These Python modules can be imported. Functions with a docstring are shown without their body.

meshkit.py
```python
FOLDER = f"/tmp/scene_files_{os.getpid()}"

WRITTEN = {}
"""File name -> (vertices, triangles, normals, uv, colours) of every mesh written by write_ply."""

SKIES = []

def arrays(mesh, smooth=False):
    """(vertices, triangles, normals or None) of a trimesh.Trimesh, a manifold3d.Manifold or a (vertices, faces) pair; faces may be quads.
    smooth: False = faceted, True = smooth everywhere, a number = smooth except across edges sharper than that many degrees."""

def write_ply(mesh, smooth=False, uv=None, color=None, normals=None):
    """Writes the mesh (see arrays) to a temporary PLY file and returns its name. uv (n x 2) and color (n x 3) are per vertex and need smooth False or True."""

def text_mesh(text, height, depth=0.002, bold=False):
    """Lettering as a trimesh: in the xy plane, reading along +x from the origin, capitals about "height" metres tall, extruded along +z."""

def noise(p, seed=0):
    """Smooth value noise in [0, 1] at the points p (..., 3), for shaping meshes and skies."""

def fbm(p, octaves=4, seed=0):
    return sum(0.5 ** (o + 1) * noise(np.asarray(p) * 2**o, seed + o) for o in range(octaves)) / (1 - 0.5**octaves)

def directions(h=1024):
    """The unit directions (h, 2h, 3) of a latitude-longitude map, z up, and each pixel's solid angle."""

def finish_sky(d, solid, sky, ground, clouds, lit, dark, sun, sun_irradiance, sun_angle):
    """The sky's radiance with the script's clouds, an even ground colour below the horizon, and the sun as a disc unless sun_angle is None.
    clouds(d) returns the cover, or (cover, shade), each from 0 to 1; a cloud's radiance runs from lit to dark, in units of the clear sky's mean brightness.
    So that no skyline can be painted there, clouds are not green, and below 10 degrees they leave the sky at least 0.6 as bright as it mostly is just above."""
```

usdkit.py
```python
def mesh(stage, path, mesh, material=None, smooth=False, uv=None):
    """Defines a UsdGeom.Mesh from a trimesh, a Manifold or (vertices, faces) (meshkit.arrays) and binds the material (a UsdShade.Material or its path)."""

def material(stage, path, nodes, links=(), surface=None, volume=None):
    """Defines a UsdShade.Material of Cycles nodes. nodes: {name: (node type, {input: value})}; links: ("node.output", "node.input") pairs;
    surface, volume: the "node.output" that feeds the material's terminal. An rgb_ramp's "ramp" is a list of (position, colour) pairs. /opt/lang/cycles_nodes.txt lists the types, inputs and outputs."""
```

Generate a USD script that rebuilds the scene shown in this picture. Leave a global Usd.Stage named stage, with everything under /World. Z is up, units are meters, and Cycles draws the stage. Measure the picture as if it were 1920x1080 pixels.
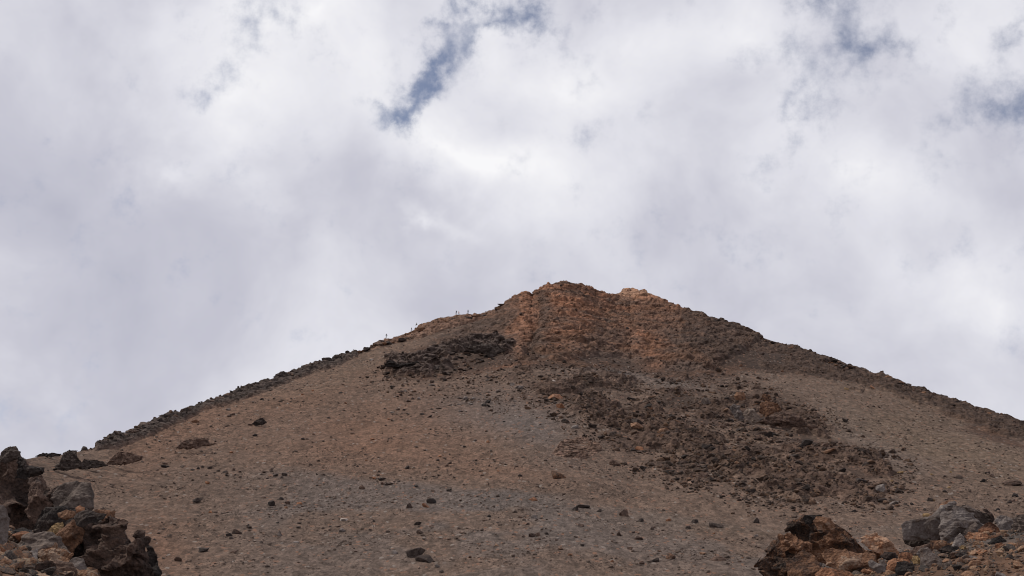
import math, random
import numpy as np, trimesh, usdkit, meshkit
import manifold3d as m3
from pxr import Usd, UsdGeom, UsdLux, UsdShade, Gf, Sdf, Vt

stage = Usd.Stage.CreateInMemory()
UsdGeom.SetStageUpAxis(stage, 'Z'); UsdGeom.SetStageMetersPerUnit(stage, 1.0)
world = UsdGeom.Xform.Define(stage, '/World'); stage.SetDefaultPrim(world.GetPrim())
UsdGeom.Scope.Define(stage, '/World/Looks')
T = Sdf.ValueTypeNames

# ------------------------------------------------------------------ camera, sky, sun, exposure
EYE = 1.7                         # eye height; the ground at the photographer's feet is z = 0
PITCH = math.radians(14.0)
FPX = 2637.0                      # focal length in photograph pixels (1920 wide)
EXPOSURE = 0.0
SUN_EL, SUN_AZ = math.radians(56), math.radians(-72)     # azimuth from +y towards +x
SUN_INTENSITY, SUN_ANGLE = 0.85, 1.0
SKY_STRENGTH = 0.10

cam = UsdGeom.Camera.Define(stage, '/World/camera')
cam.CreateHorizontalApertureAttr(36.0); cam.CreateFocalLengthAttr(36.0 * FPX / 1920.0)
cam.CreateClippingRangeAttr(Gf.Vec2f(0.1, 50000)); cam.CreateExposureAttr(EXPOSURE)
cam.AddTranslateOp().Set(Gf.Vec3d(0, 0, EYE)); cam.AddRotateXOp().Set(90.0 + math.degrees(PITCH))

sun = UsdLux.DistantLight.Define(stage, '/World/sun_light')
sun.CreateIntensityAttr(SUN_INTENSITY); sun.CreateAngleAttr(SUN_ANGLE); sun.CreateNormalizeAttr(True)
sun.CreateColorAttr(Gf.Vec3f(1.0, 0.95, 0.88))
sdir = Gf.Vec3d(math.cos(SUN_EL) * math.sin(SUN_AZ), math.cos(SUN_EL) * math.cos(SUN_AZ), math.sin(SUN_EL))
sun.AddTransformOp().Set(Gf.Matrix4d(Gf.Rotation(Gf.Vec3d(0, 0, 1), sdir), Gf.Vec3d(0, 0, 0)))

FWD = np.array([0, math.cos(PITCH), math.sin(PITCH)]); UPV = np.array([0, -math.sin(PITCH), math.cos(PITCH)]); RGT = np.array([1.0, 0, 0])

def pix_dir(px, py):
    px, py = np.asarray(px, float), np.asarray(py, float)
    d = FWD + np.multiply.outer((px - 960) / FPX, RGT) + np.multiply.outer((540 - py) / FPX, UPV)
    return d / np.linalg.norm(d, axis=-1, keepdims=True)

def build_sky():
    """Broken stratocumulus: cloud cover and brightness laid out on the sky dome by direction, with gaps of clear sky."""
    N, L = {}, []
    N['tc'] = ('texture_coordinate', {})
    def dot(name, axis):
        N[name] = ('vector_math', {'math_type': 'dot_product', 'vector2': tuple(axis)}); L.append(('tc.generated', name + '.vector1'))
    # stereographic sky coordinates about the middle of the view (smooth over the whole dome)
    dot('du', RGT); dot('dv', UPV); dot('dw', FWD)
    N['w1'] = ('math', {'math_type': 'add', 'value2': 1.02}); L.append(('dw.value', 'w1.value1'))
    N['w2'] = ('math', {'math_type': 'divide', 'value1': 2.0}); L.append(('w1.value', 'w2.value2'))
    for c in 'uv':
        N['s' + c] = ('math', {'math_type': 'multiply'}); L += [('d' + c + '.value', 's' + c + '.value1'), ('w2.value', 's' + c + '.value2')]
    N['uv'] = ('combine_xyz', {}); L += [('su.value', 'uv.x'), ('sv.value', 'uv.y')]
    # two warps, broad and fine
    N['wn'] = ('noise_texture', {'scale': 7.0, 'detail': 6.0, 'roughness': 0.58}); L.append(('tc.generated', 'wn.vector'))
    N['wc'] = ('vector_math', {'math_type': 'subtract', 'vector2': (0.5, 0.5, 0.5)}); L.append(('wn.color', 'wc.vector1'))
    N['ws'] = ('vector_math', {'math_type': 'scale', 'scale': 0.16}); L.append(('wc.vector', 'ws.vector1'))
    N['q'] = ('vector_math', {'math_type': 'add'}); L += [('uv.vector', 'q.vector1'), ('ws.vector', 'q.vector2')]
    N['wn2'] = ('noise_texture', {'scale': 22.0, 'detail': 8.0, 'roughness': 0.62}); L.append(('tc.generated', 'wn2.vector'))
    N['wc2'] = ('vector_math', {'math_type': 'subtract', 'vector2': (0.5, 0.5, 0.5)}); L.append(('wn2.color', 'wc2.vector1'))
    N['ws2'] = ('vector_math', {'math_type': 'scale', 'scale': 0.07}); L.append(('wc2.vector', 'ws2.vector1'))
    N['q2'] = ('vector_math', {'math_type': 'add'}); L += [('q.vector', 'q2.vector1'), ('ws2.vector', 'q2.vector2')]

    def sky_uv(px, py):
        d = pix_dir(px, py); k = 2.0 / (1.02 + d @ FWD)
        return (d @ RGT) * k, (d @ UPV) * k
    def blobs(tag, items, coords, start):
        last = start
        for i, (px, py, rx, ry, rot, amp) in enumerate(items):
            u, v = sky_uv(px, py); n = f'{tag}{i}'
            N[n + 'm'] = ('mapping', {'mapping_type': 'texture', 'location': (u, v, 0), 'rotation': (0, 0, math.radians(rot)), 'scale': (rx / FPX, ry / FPX, 1)})
            L.append((coords, n + 'm.vector'))
            N[n + 'z'] = ('vector_math', {'math_type': 'multiply', 'vector2': (1, 1, 0)}); L.append((n + 'm.vector', n + 'z.vector1'))
            N[n + 'g'] = ('gradient_texture', {'gradient_type': 'quadratic_sphere'}); L.append((n + 'z.vector', n + 'g.vector'))
            N[n + 'a'] = ('math', {'math_type': 'multiply_add', 'value2': amp}); L.append((n + 'g.fac', n + 'a.value1'))
            if isinstance(last, str): L.append((last, n + 'a.value3'))
            else: N[n + 'a'][1]['value3'] = last
            last = n + 'a.value'
        return last
    # (px, py, radius along, radius across, rotation, amount)
    bright = BRIGHT
    gaps = GAPS
    b = blobs('b', bright, 'q.vector', 0.40)
    N['n1'] = ('noise_texture', {'scale': 9.0, 'detail': 9.0, 'roughness': 0.52, 'distortion': 0.3}); L.append(('tc.generated', 'n1.vector'))
    N['n1r'] = ('map_range', {'from_min': 0.3, 'from_max': 0.7, 'to_min': -0.22, 'to_max': 0.22}); L.append(('n1.fac', 'n1r.value'))
    N['bs'] = ('math', {'math_type': 'add'}); L += [(b, 'bs.value1'), ('n1r.result', 'bs.value2')]
    N['cr'] = ('rgb_ramp', {'ramp': [(0.0, (.47, .475, .565)), (0.30, (.575, .575, .655)), (0.6, (.75, .75, .81)), (1.0, (.94, .935, .955))]}); L.append(('bs.value', 'cr.fac'))
    g = blobs('g', [(x, y, a * 1.55, b * 1.55, r, m) for x, y, a, b, r, m in gaps], 'q2.vector', -0.08)
    N['n3'] = ('noise_texture', {'scale': 30.0, 'detail': 8.0, 'roughness': 0.62}); L.append(('tc.generated', 'n3.vector'))
    N['n3r'] = ('map_range', {'from_min': 0.3, 'from_max': 0.7, 'to_min': -0.55, 'to_max': 0.55}); L.append(('n3.fac', 'n3r.value'))
    N['gs'] = ('math', {'math_type': 'add'}); L += [(g, 'gs.value1'), ('n3r.result', 'gs.value2')]
    N['gap'] = ('map_range', {'range_type': 'smoothstep', 'from_min': 0.0, 'from_max': 1.45, 'to_min': 0.0, 'to_max': 0.9, 'clamp': True}); L.append(('gs.value', 'gap.value'))
    N['cs'] = ('vector_math', {'math_type': 'scale', 'scale': 1.0 / SKY_STRENGTH}); L.append(('cr.color', 'cs.vector1'))
    N['sky'] = ('sky_texture', {'sky_type': 'single_scattering', 'sun_disc': False, 'sun_elevation': SUN_EL, 'sun_rotation': SUN_AZ, 'altitude': 3500.0, 'air_density': 1.0, 'aerosol_density': 1.0})
    N['skm'] = ('vector_math', {'math_type': 'multiply', 'vector2': (1.12, 0.95, 0.90)}); L.append(('sky.color', 'skm.vector1'))
    N['mx'] = ('mix_vector', {'use_clamp': True}); L += [('gap.result', 'mx.fac'), ('cs.vector', 'mx.a'), ('skm.vector', 'mx.b')]
    N['bg'] = ('background_shader', {'strength': SKY_STRENGTH}); L.append(('mx.result', 'bg.color'))
    m = usdkit.material(stage, '/World/Looks/cloudy_sky', N, L, surface='bg.background')
    dome = UsdLux.DomeLight.Define(stage, '/World/sky')
    UsdShade.MaterialBindingAPI.Apply(dome.GetPrim()).Bind(m)
    dome.GetPrim().SetCustomDataByKey('label', 'broken white and grey clouds with small gaps of blue sky')
    dome.GetPrim().SetCustomDataByKey('category', 'sky'); dome.GetPrim().SetCustomDataByKey('kind', 'structure')

BRIGHT = [
    (420, 200, 420, 260, -35, .55), (850, 260, 560, 210, -28, .75), (1080, 120, 420, 220, -20, .55), (560, 30, 420, 150, 0, .50),
    (1400, 60, 420, 200, 0, .35), (1620, 330, 330, 220, -30, .45), (1800, 60, 260, 220, 0, .3), (790, 430, 130, 45, -35, .35),
    (290, 340, 120, 90, -30, .25), (1890, 560, 190, 130, 0, .35), (1300, 400, 330, 180, -20, -.2), (100, 400, 380, 420, 0, -.22), (60, 640, 400, 260, 0, -.2), (650, 560, 500, 160, 0, -.05),
    (1200, 450, 300, 130, -10, -.12), (1750, 480, 260, 120, -20, -.1),
]
GAPS = [
    (830, 105, 210, 58, 35, 1.2), (735, 180, 130, 44, 38, .6), (690, 170, 130, 45, 20, .5), (985, 25, 130, 60, 30, 1.2), (470, 55, 120, 70, 25, .65), (365, 140, 70, 60, -50, .6),
    (1590, 75, 160, 110, 15, .68), (1612, 95, 60, 60, 60, .4), (1500, 225, 85, 60, -60, .8), (1905, 180, 140, 75, 0, 1.2), (1820, 145, 100, 70, -20, .6), (1530, 5, 110, 40, 0, .5), (1890, 5, 100, 40, 0, .5), (350, 180, 40, 50, 90, .4),
]
build_sky()

# ------------------------------------------------------------------ helpers
names = {}
def numbered(name):
    k = names.get(name, 0); names[name] = k + 1
    return name if k == 0 else f'{name}_{k:03d}'
def tag(p, label=None, cat=None, group=None, kind=None):
    p = p.GetPrim() if hasattr(p, 'GetPrim') else p
    for k, v in (('label', label), ('category', cat), ('group', group), ('kind', kind)):
        if v: p.SetCustomDataByKey(k, v)
    return p
def obj(name, m, material, parent=None, smooth=False):
    if parent is None: path = '/World/' + numbered(name)
    else: path = f'{parent.GetPath()}/' + numbered(f'{parent.GetPath()}/{name}').split('/')[-1]
    return usdkit.mesh(stage, path, m, material, smooth=smooth)
def primvar(m, name, data):
    data = np.asarray(data, np.float32)
    if data.ndim == 2: UsdGeom.PrimvarsAPI(m).CreatePrimvar(name, T.Color3fArray, 'vertex').Set(Vt.Vec3fArray.FromNumpy(data))
    else: UsdGeom.PrimvarsAPI(m).CreatePrimvar(name, T.FloatArray, 'vertex').Set(Vt.FloatArray.FromNumpy(data))
def sstep(a, b, x):
    t = np.clip((x - a) / (b - a), 0, 1); return t * t * (3 - 2 * t)
def fbm(p, octaves=4, seed=0): return meshkit.fbm(p, octaves, seed)
def ridged(p, octaves=4, seed=0):
    s, a, t = 0, 1.0, 0
    for o in range(octaves):
        s = s + a * (1 - np.abs(2 * meshkit.noise(p * 2.03 ** o, seed + 11 * o) - 1)); t += a; a *= .52
    return s / t

# ------------------------------------------------------------------ the mountain
SKYLINE = np.array([(-700, 1010), (-300, 930), (0, 868), (50, 861), (68, 857), (114, 853), (150, 846), (184, 835), (205, 823), (240, 810), (272, 798), (314, 780), (347, 771), (388, 755), (441, 735), (480, 718), (515, 708), (554, 694), (590, 681),
    (628, 671), (661, 659), (690, 651), (712, 639), (745, 631), (777, 619), (800, 605), (830, 595), (861, 590), (903, 588), (929, 577.5), (945, 566), (954, 556.5), (967, 548), (980, 542), (991, 542), (996, 545), (1006, 537), (1022, 530), (1051, 523),
    (1090, 528), (1119, 542), (1145, 548), (1160, 547), (1177, 538), (1197, 540), (1222, 552), (1255, 566), (1274, 572), (1300, 579), (1350, 598), (1400, 616), (1424, 627), (1450, 636), (1485, 644), (1520, 657), (1551, 668), (1595, 681), (1633, 694), (1664, 702),
    (1708, 719), (1734, 727), (1749, 736), (1790, 749), (1841, 765), (1872, 774), (1904, 782), (1920, 790), (2200, 885), (2500, 985)], float)
SKYLINE[:, 1] += np.interp(SKYLINE[:, 0], [170, 190, 650, 690, 920, 960, 1300, 1340, 2000], [0, 4, 4, 4, 4, 9, 8, 4, 4])
_d = pix_dir(SKYLINE[:, 0], SKYLINE[:, 1])
SK_TH = np.arctan2(_d[:, 0], _d[:, 1]); SK_TE = _d[:, 2] / np.hypot(_d[:, 0], _d[:, 1])
# distance of the skyline from the viewpoint: the summit is far, the flanks come nearer
R_PX = np.array([(-900, 290), (-300, 300), (0, 320), (190, 380), (400, 460), (700, 580), (860, 620), (1000, 640), (1060, 650), (1180, 690), (1300, 645), (1500, 590), (1920, 490), (2500, 400)], float)
_d2 = pix_dir(R_PX[:, 0], np.interp(R_PX[:, 0], SKYLINE[:, 0], SKYLINE[:, 1]))
RT_TH = np.arctan2(_d2[:, 0], _d2[:, 1])
RB, TEB = 220.0, 0.030

def skyline_te(th):
    te = np.interp(th, SK_TH, SK_TE)
    lo, hi = SK_TH[0], SK_TH[-1]
    te = np.where(th < lo, np.maximum(SK_TE[0] - (lo - th) * 0.35, 0.02), te)
    return np.where(th > hi, np.maximum(SK_TE[-1] - (th - hi) * 0.35, 0.02), te)
_gt = np.linspace(-1.2, 1.2, 2401); _gs = np.exp(-.5 * (np.linspace(-.12, .12, 241) / .034) ** 2)
_sm = np.convolve(np.pad(skyline_te(_gt), 120, 'edge'), _gs / _gs.sum(), 'valid')
def smooth_te(th): return np.interp(th, _gt, _sm)
def skyline_r(th): return np.interp(th, RT_TH, R_PX[:, 1])
def te_to_r(th, te):
    """Distance at which the mountain's face stands te above the eye (te = rise over run)."""
    R, teR = skyline_r(th), skyline_te(th)
    teS = smooth_te(th)
    lo, hi = np.zeros_like(te), np.ones_like(te)
    for _ in range(26):
        t = (lo + hi) / 2
        up = TEB + (teS - TEB) * t + (teR - teS) * t ** 11 < te
        lo, hi = np.where(up, t, lo), np.where(up, hi, t)
    return RB * (R / RB) ** t
# two rubble banks near the viewpoint, left and right (crest line in the direction of these pixels)
BANKS = [(np.array([(-900, 960), (-300, 960), (0, 978), (60, 990), (130, 1010), (200, 1050), (250, 1078), (300, 1105), (420, 1190), (480, 1300)], float), 9.0, 17.0),
         (np.array([(1290, 1300), (1360, 1190), (1440, 1098), (1500, 1072), (1640, 1052), (1700, 1036), (1760, 1022), (1830, 1005), (1920, 990), (2300, 960), (2800, 960)], float), 11.0, 22.0)]
_bank = []
for line, r0, rc in BANKS:
    d = pix_dir(line[:, 0], line[:, 1]); _bank.append((np.arctan2(d[:, 0], d[:, 1]), d[:, 2] / np.hypot(d[:, 0], d[:, 1]), r0, rc))

def base_z(th, r):
    """Height above the eye of the bare ground, by bearing and distance."""
    R, teR = skyline_r(th), skyline_te(th)
    near = -EYE + (TEB * RB + EYE) * (np.maximum(r, 1e-3) / RB) ** 1.35
    t = np.log(np.maximum(r, RB) / RB) / np.log(R / RB)
    teS = smooth_te(th); face = r * (TEB + (teS - TEB) * t + (teR - teS) * np.clip(t, 0, 1) ** 11)
    zr = R * teR
    over = r - R
    back = zr + np.minimum(over, 30) * 0.02 - 0.42 * np.maximum(over - 6, 0)
    back = np.maximum(back, -600 - 0.01 * r)
    z = np.where(r < RB, near, np.where(r < R, face, back))
    # away from the mountain the shoulder falls off on all sides
    off = sstep(math.radians(38), math.radians(75), np.abs(th))
    plain = np.maximum(-EYE - 0.10 * np.maximum(r - 25, 0) - 0.0004 * np.maximum(r - 25, 0) ** 2, -600 - 0.0 * r)
    return z * (1 - off) + plain * off
def bank_z(th, r, z):
    for bt, be, r0, rc in _bank:
        te = np.interp(th, bt, be, left=be[0], right=be[-1])
        inside = sstep(bt[0], bt[1], th) * (1 - sstep(bt[-2], bt[-1], th))
        if bt[0] < -0.2: inside = 1 - sstep(bt[-2], bt[-1], th)
        else: inside = sstep(bt[0], bt[1], th)
        far = 1 - sstep(math.radians(55), math.radians(80), np.abs(th))
        zc = rc * te
        up = -EYE + (zc + EYE) * sstep(r0 - 7.5, rc + 1.5, r)
        lift = np.where(r < rc, up, zc - 0.22 * (r - rc))
        z = np.where(inside * far > 0, np.maximum(z, z + (lift - z) * inside * far), z)
    return z
def project(p):
    d = np.asarray(p, float) - [0, 0, EYE]
    w = d @ FWD
    return 960 + FPX * (d @ RGT) / w, 540 - FPX * (d @ UPV) / w

def relief(x, y, th, r, z):
    """Undulation of the scree, metres."""
    p = np.stack([x, y, np.zeros_like(x)], -1)
    far = sstep(150, 230, r) * (1 - sstep(0.9, 1.0, r / skyline_r(th)))
    broad = (fbm(p / 46.0, 3, 5) - .5) * 4.2 + (fbm(p / 13.0, 3, 9) - .5) * 1.0
    nearw = 1 - sstep(40, 90, r)
    near = (fbm(p / 2.2, 4, 21) - .5) * 0.35 * nearw
    px, py = project(np.stack([x, y, z + EYE], -1))
    gx = np.interp(py, [535, 560, 585, 620, 662, 690], [997, 1006, 1014, 1004, 988, 975]); gully = -1.6 * np.exp(-((px - gx) / 10) ** 2) * sstep(532, 550, py) * (1 - sstep(655, 700, py)) * sstep(350, 450, r) * (1 - sstep(1.0, 1.03, r / skyline_r(th)))
    return broad * far + gully + near + (fbm(p / 1.7, 3, 31) - .5) * .22 * far
def ground(th, r):
    th, r = np.asarray(th, float), np.asarray(r, float)
    x, y = r * np.sin(th), r * np.cos(th)
    z = bank_z(th, r, base_z(th, r))
    return np.stack([x, y, z + relief(x, y, th, r, z) + EYE], -1)
def at(px, py):
    """The point of the mountain's face seen in the direction of a pixel of the photograph."""
    d = pix_dir(px, py); th = np.arctan2(d[..., 0], d[..., 1]); te = d[..., 2] / np.hypot(d[..., 0], d[..., 1])
    r = te_to_r(th, te)
    return ground(th, r)

# ---- colours of the ground: regions of cinder, ash and rock, and a painted shadow patch, on the face of the mountain
def soft(px, py, poly, feather):
    """1 inside a polygon (photograph pixels), falling to 0 over feather pixels outside."""
    import shapely
    g = shapely.Polygon(poly)
    pts = shapely.points(px, py)
    d = np.where(shapely.contains(g, pts), 0, shapely.distance(g, pts))
    return 1 - sstep(0, feather, d)
def blob(px, py, cx, cy, rx, ry, rot=0):
    a = math.radians(rot); dx, dy = px - cx, py - cy
    u, v = dx * math.cos(a) + dy * math.sin(a), -dx * math.sin(a) + dy * math.cos(a)
    return np.exp(-((u / rx) ** 2 + (v / ry) ** 2))
C_SCREE, C_GREY, C_RUST, C_DARK, C_ORANGE, C_TAN = (np.array(c) * .79 for c in ((.117, .079, .059), (.102, .085, .077), (.150, .083, .054), (.054, .036, .028), (.205, .095, .054), (.124, .088, .063)))
SUMMIT = [(715, 645), (860, 590), (905, 586), (980, 530), (1055, 515), (1195, 530), (1420, 610), (1920, 780), (1930, 830), (1800, 775), (1700, 745), (1560, 715), (1440, 700), (1330, 705), (1230, 690), (1120, 675), (1040, 690), (960, 690), (880, 700), (800, 712), (720, 702), (760, 675), (850, 640), (910, 600)]
FLOW = [(985, 692), (1040, 690), (1075, 706), (1200, 722), (1330, 728), (1430, 745), (1500, 775), (1560, 815), (1620, 860), (1690, 895), (1640, 925), (1540, 925), (1420, 918), (1300, 890), (1200, 850), (1150, 805), (1080, 770), (1010, 740)]
RIDGE_LOW = [(184, 838), (210, 831), (240, 821), (278, 808), (314, 790), (347, 781), (379, 761), (441, 747), (480, 731), (507, 721), (554, 703), (590, 688), (628, 679), (661, 661)]
def tint_of(P):
    px, py = project(P)
    w = (fbm(P / 9.0, 4, 41) - .5)
    wx, wy = px + 120 * (fbm(P / 30.0, 3, 43) - .5) + 30 * w, py + 60 * (fbm(P / 30.0, 3, 47) - .5) + 16 * w
    c = np.broadcast_to(C_SCREE, P.shape).copy()
    def mixin(col, k):
        nonlocal c
        k = np.clip(k, 0, 1)[:, None]; c = c * (1 - k) + col * k
    lower = np.interp(px, [0, 300, 450, 700, 1000, 1200, 1500, 1920], [868, 868, 868, 892, 933, 955, 985, 965])
    mixin(C_RUST, .75 * blob(wx, wy, 740, 810, 230, 60, -8) + .6 * blob(wx, wy, 330, 810, 150, 40, -30) + .55 * blob(wx, wy, 560, 745, 180, 30, -22) + .45 * blob(wx, wy, 900, 880, 150, 25, 8))
    mixin(C_GREY, .95 * blob(wx, wy, 1200, 690, 170, 26, 4) + .5 * blob(wx, wy, 930, 770, 130, 40, 0) + .55 * blob(wx, wy, 1000, 810, 80, 40, 20) + .5 * blob(wx, wy, 1640, 830, 110, 28, 30))
    mixin(C_TAN, .8 * blob(wx, wy, 1780, 830, 240, 45, 14) + .4 * blob(wx, wy, 640, 700, 140, 20, -25))
    g = sstep(-6, 18, wy - lower) * sstep(340, 600, wx + 60 * w)
    mixin(C_GREY, .85 * g * (1 - .38 * sstep(60, 140, wy - lower)) * (.55 + .9 * (fbm(P * [1 / 30.0, 1 / 40.0, 0], 3, 51) - .3)))
    mixin(C_SCREE, g * .9 * sstep(.5, .66, fbm(P * [1 / 14.0, 1 / 24.0, 0], 3, 53)))
    mixin(C_TAN * .95, .9 * blob(wx, wy, 1560, 960, 330, 30, 0) * g)
    mixin(C_RUST * .8, .8 * blob(px, py, 290, 1030, 70, 60))
    s = soft(wx, wy, SUMMIT, 14)
    mixin(C_DARK * 1.15, s * .92)
    mixin(C_RUST * .55, s * .75 * sstep(.42, .6, fbm(P / [12.0, 12.0, 5.0], 4, 63)))
    o = s * np.clip(.75 * blob(wx + 40 * w, wy, 975, 590, 30, 75, 12) + 1.0 * blob(wx, wy, 1060, 545, 80, 20, 5) + .8 * blob(wx, wy, 1130, 575, 120, 26, 16) + .9 * blob(wx, wy, 1060, 610, 60, 38, 10) + 1.1 * blob(wx, wy, 1190, 548, 55, 12, 14) + .6 * blob(wx, wy, 1260, 575, 90, 16, 22) + .75 * blob(wx, wy, 1200, 655, 60, 20, 35) + .6 * blob(wx, wy, 930, 690, 60, 12, -10), 0, 1)
    mixin(C_ORANGE, o * np.clip(.30 + 1.9 * (fbm(P / [9.0, 9.0, 4.0], 4, 57) - .38), 0, 1))
    mixin(C_DARK * .85, .85 * soft(wx * .25 + px * .75, wy * .25 + py * .75, [(1290, 560), (1450, 615), (1600, 660), (1750, 715), (1960, 780), (1960, 818), (1850, 792), (1700, 742), (1560, 706), (1440, 690), (1330, 680), (1280, 640)], 10) * (.75 + .9 * (fbm(P / [8.0, 14.0, 4.0], 4, 67) - .4)))
    mixin(C_DARK * .8, .95 * soft(px, py, [(x_, y_ + 4) for x_, y_ in RIDGE_LOW] + [(661, 640), (590, 660), (515, 690), (440, 715), (360, 745), (272, 775), (205, 810), (184, 825)], 3))
    mixin(C_DARK * 1.1, .7 * soft(wx, wy, [(780, 690), (850, 645), (900, 615), (950, 600), (975, 640), (950, 680), (880, 695)], 12))
    mixin(np.array((.23, .135, .088)), s * np.clip(1.2 * blob(wx, wy, 1188, 550, 40, 12, 14), 0, .8))
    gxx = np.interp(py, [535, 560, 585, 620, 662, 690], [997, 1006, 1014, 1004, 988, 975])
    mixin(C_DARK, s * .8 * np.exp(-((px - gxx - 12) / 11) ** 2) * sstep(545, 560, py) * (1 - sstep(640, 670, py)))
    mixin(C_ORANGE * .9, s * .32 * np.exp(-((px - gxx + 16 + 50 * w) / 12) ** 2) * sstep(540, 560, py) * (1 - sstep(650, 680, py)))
    mixin(np.array((.052, .033, .025)), .85 * soft(wx, wy, FLOW, 30) * sstep(.42, .58, fbm(P / [6.0, 14.0, 6.0], 4, 59)))
    mixin(C_DARK * .7, .8 * blob(wx, wy, 1290, 750, 70, 14, 5) + .7 * blob(wx, wy, 1490, 800, 60, 16, 32))  # first blob paints the black shadow patch at the flow crest
    near = 1 - sstep(30, 60, np.hypot(P[:, 0], P[:, 1]))
    mixin(np.array((.110, .064, .042)), near)
    mixin(np.array((.062, .052, .046)), near * sstep(.45, .6, fbm(P / 1.1, 3, 61)))
    return c

# ---- materials
def rock_material(name, stops, scale=1.0, rough=.95, bump=.9, coords='object', spot=None, per=0.35):
    gain = .60 if name in ('dark_lava', 'scree_stone', 'flow_stone', 'summit_stone') else 1.0 if name in ('rust_rock', 'orange_rock', 'rust_dark', 'bank_stone') else .92
    """Rock whose colour runs through stops by noise over the stone itself, each stone a little different."""
    N = {'tc': ('texture_coordinate', {}), 'oi': ('object_info', {}), 'ge': ('geometry', {})}; L = []
    src = 'tc.object' if coords == 'object' else 'ge.position'
    N['of'] = ('vector_math', {'math_type': 'multiply_add', 'vector2': (1, 1, 1)})
    N['os'] = ('math', {'math_type': 'multiply', 'value2': 37.0}); L += [('oi.random', 'os.value1'), (src, 'of.vector1'), ('os.value', 'of.vector3')]
    N['a'] = ('noise_texture', {'scale': 1.3 * scale, 'detail': 6, 'roughness': .62, 'distortion': .4}); L.append(('of.vector', 'a.vector'))
    N['b'] = ('noise_texture', {'scale': 9.0 * scale, 'detail': 8, 'roughness': .7}); L.append(('of.vector', 'b.vector'))
    N['ar'] = ('map_range', {'from_min': .28, 'from_max': .72, 'to_min': 0, 'to_max': 1}); L.append(('a.fac', 'ar.value'))
    N['br'] = ('map_range', {'from_min': .3, 'from_max': .7, 'to_min': -.40, 'to_max': .40}); L.append(('b.fac', 'br.value'))
    N['rr'] = ('map_range', {'to_min': -per, 'to_max': per}); L.append(('oi.random', 'rr.value'))
    N['s1'] = ('math', {'math_type': 'add'}); L += [('ar.result', 's1.value1'), ('br.result', 's1.value2')]
    N['c'] = ('noise_texture', {'scale': 34.0 * scale, 'detail': 5, 'roughness': .7}); L.append(('of.vector', 'c.vector'))
    N['cr2'] = ('map_range', {'from_min': .3, 'from_max': .7, 'to_min': -.22, 'to_max': .22}); L.append(('c.fac', 'cr2.value'))
    N['s0'] = ('math', {'math_type': 'add'}); L += [('s1.value', 's0.value1'), ('cr2.result', 's0.value2')]
    N['s2'] = ('math', {'math_type': 'add', 'use_clamp': True}); L += [('s0.value', 's2.value1'), ('rr.result', 's2.value2')]
    N['cr'] = ('rgb_ramp', {'ramp': [(p_, tuple(gain * x_ for x_ in c_)) for p_, c_ in stops]}); L.append(('s2.value', 'cr.fac'))
    N['v'] = ('voronoi_texture', {'scale': 26.0 * scale, 'feature': 'f1'}); L.append(('of.vector', 'v.vector'))
    N['h0'] = ('math', {'math_type': 'multiply_add', 'value2': .35}); L += [('v.distance', 'h0.value1'), ('b.fac', 'h0.value3')]
    N['h'] = ('math', {'math_type': 'multiply_add', 'value2': 1.6}); L += [('a.fac', 'h.value1'), ('h0.value', 'h.value3')]
    N['bu'] = ('bump', {'strength': bump, 'distance': .11 / scale}); L.append(('h.value', 'bu.height'))
    N['p'] = ('principled_bsdf', {'roughness': rough, 'specular_ior_level': .25}); L += [('cr.color', 'p.base_color'), ('bu.normal', 'p.normal')]
    return usdkit.material(stage, '/World/Looks/' + name, N, L, surface='p.BSDF')

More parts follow.
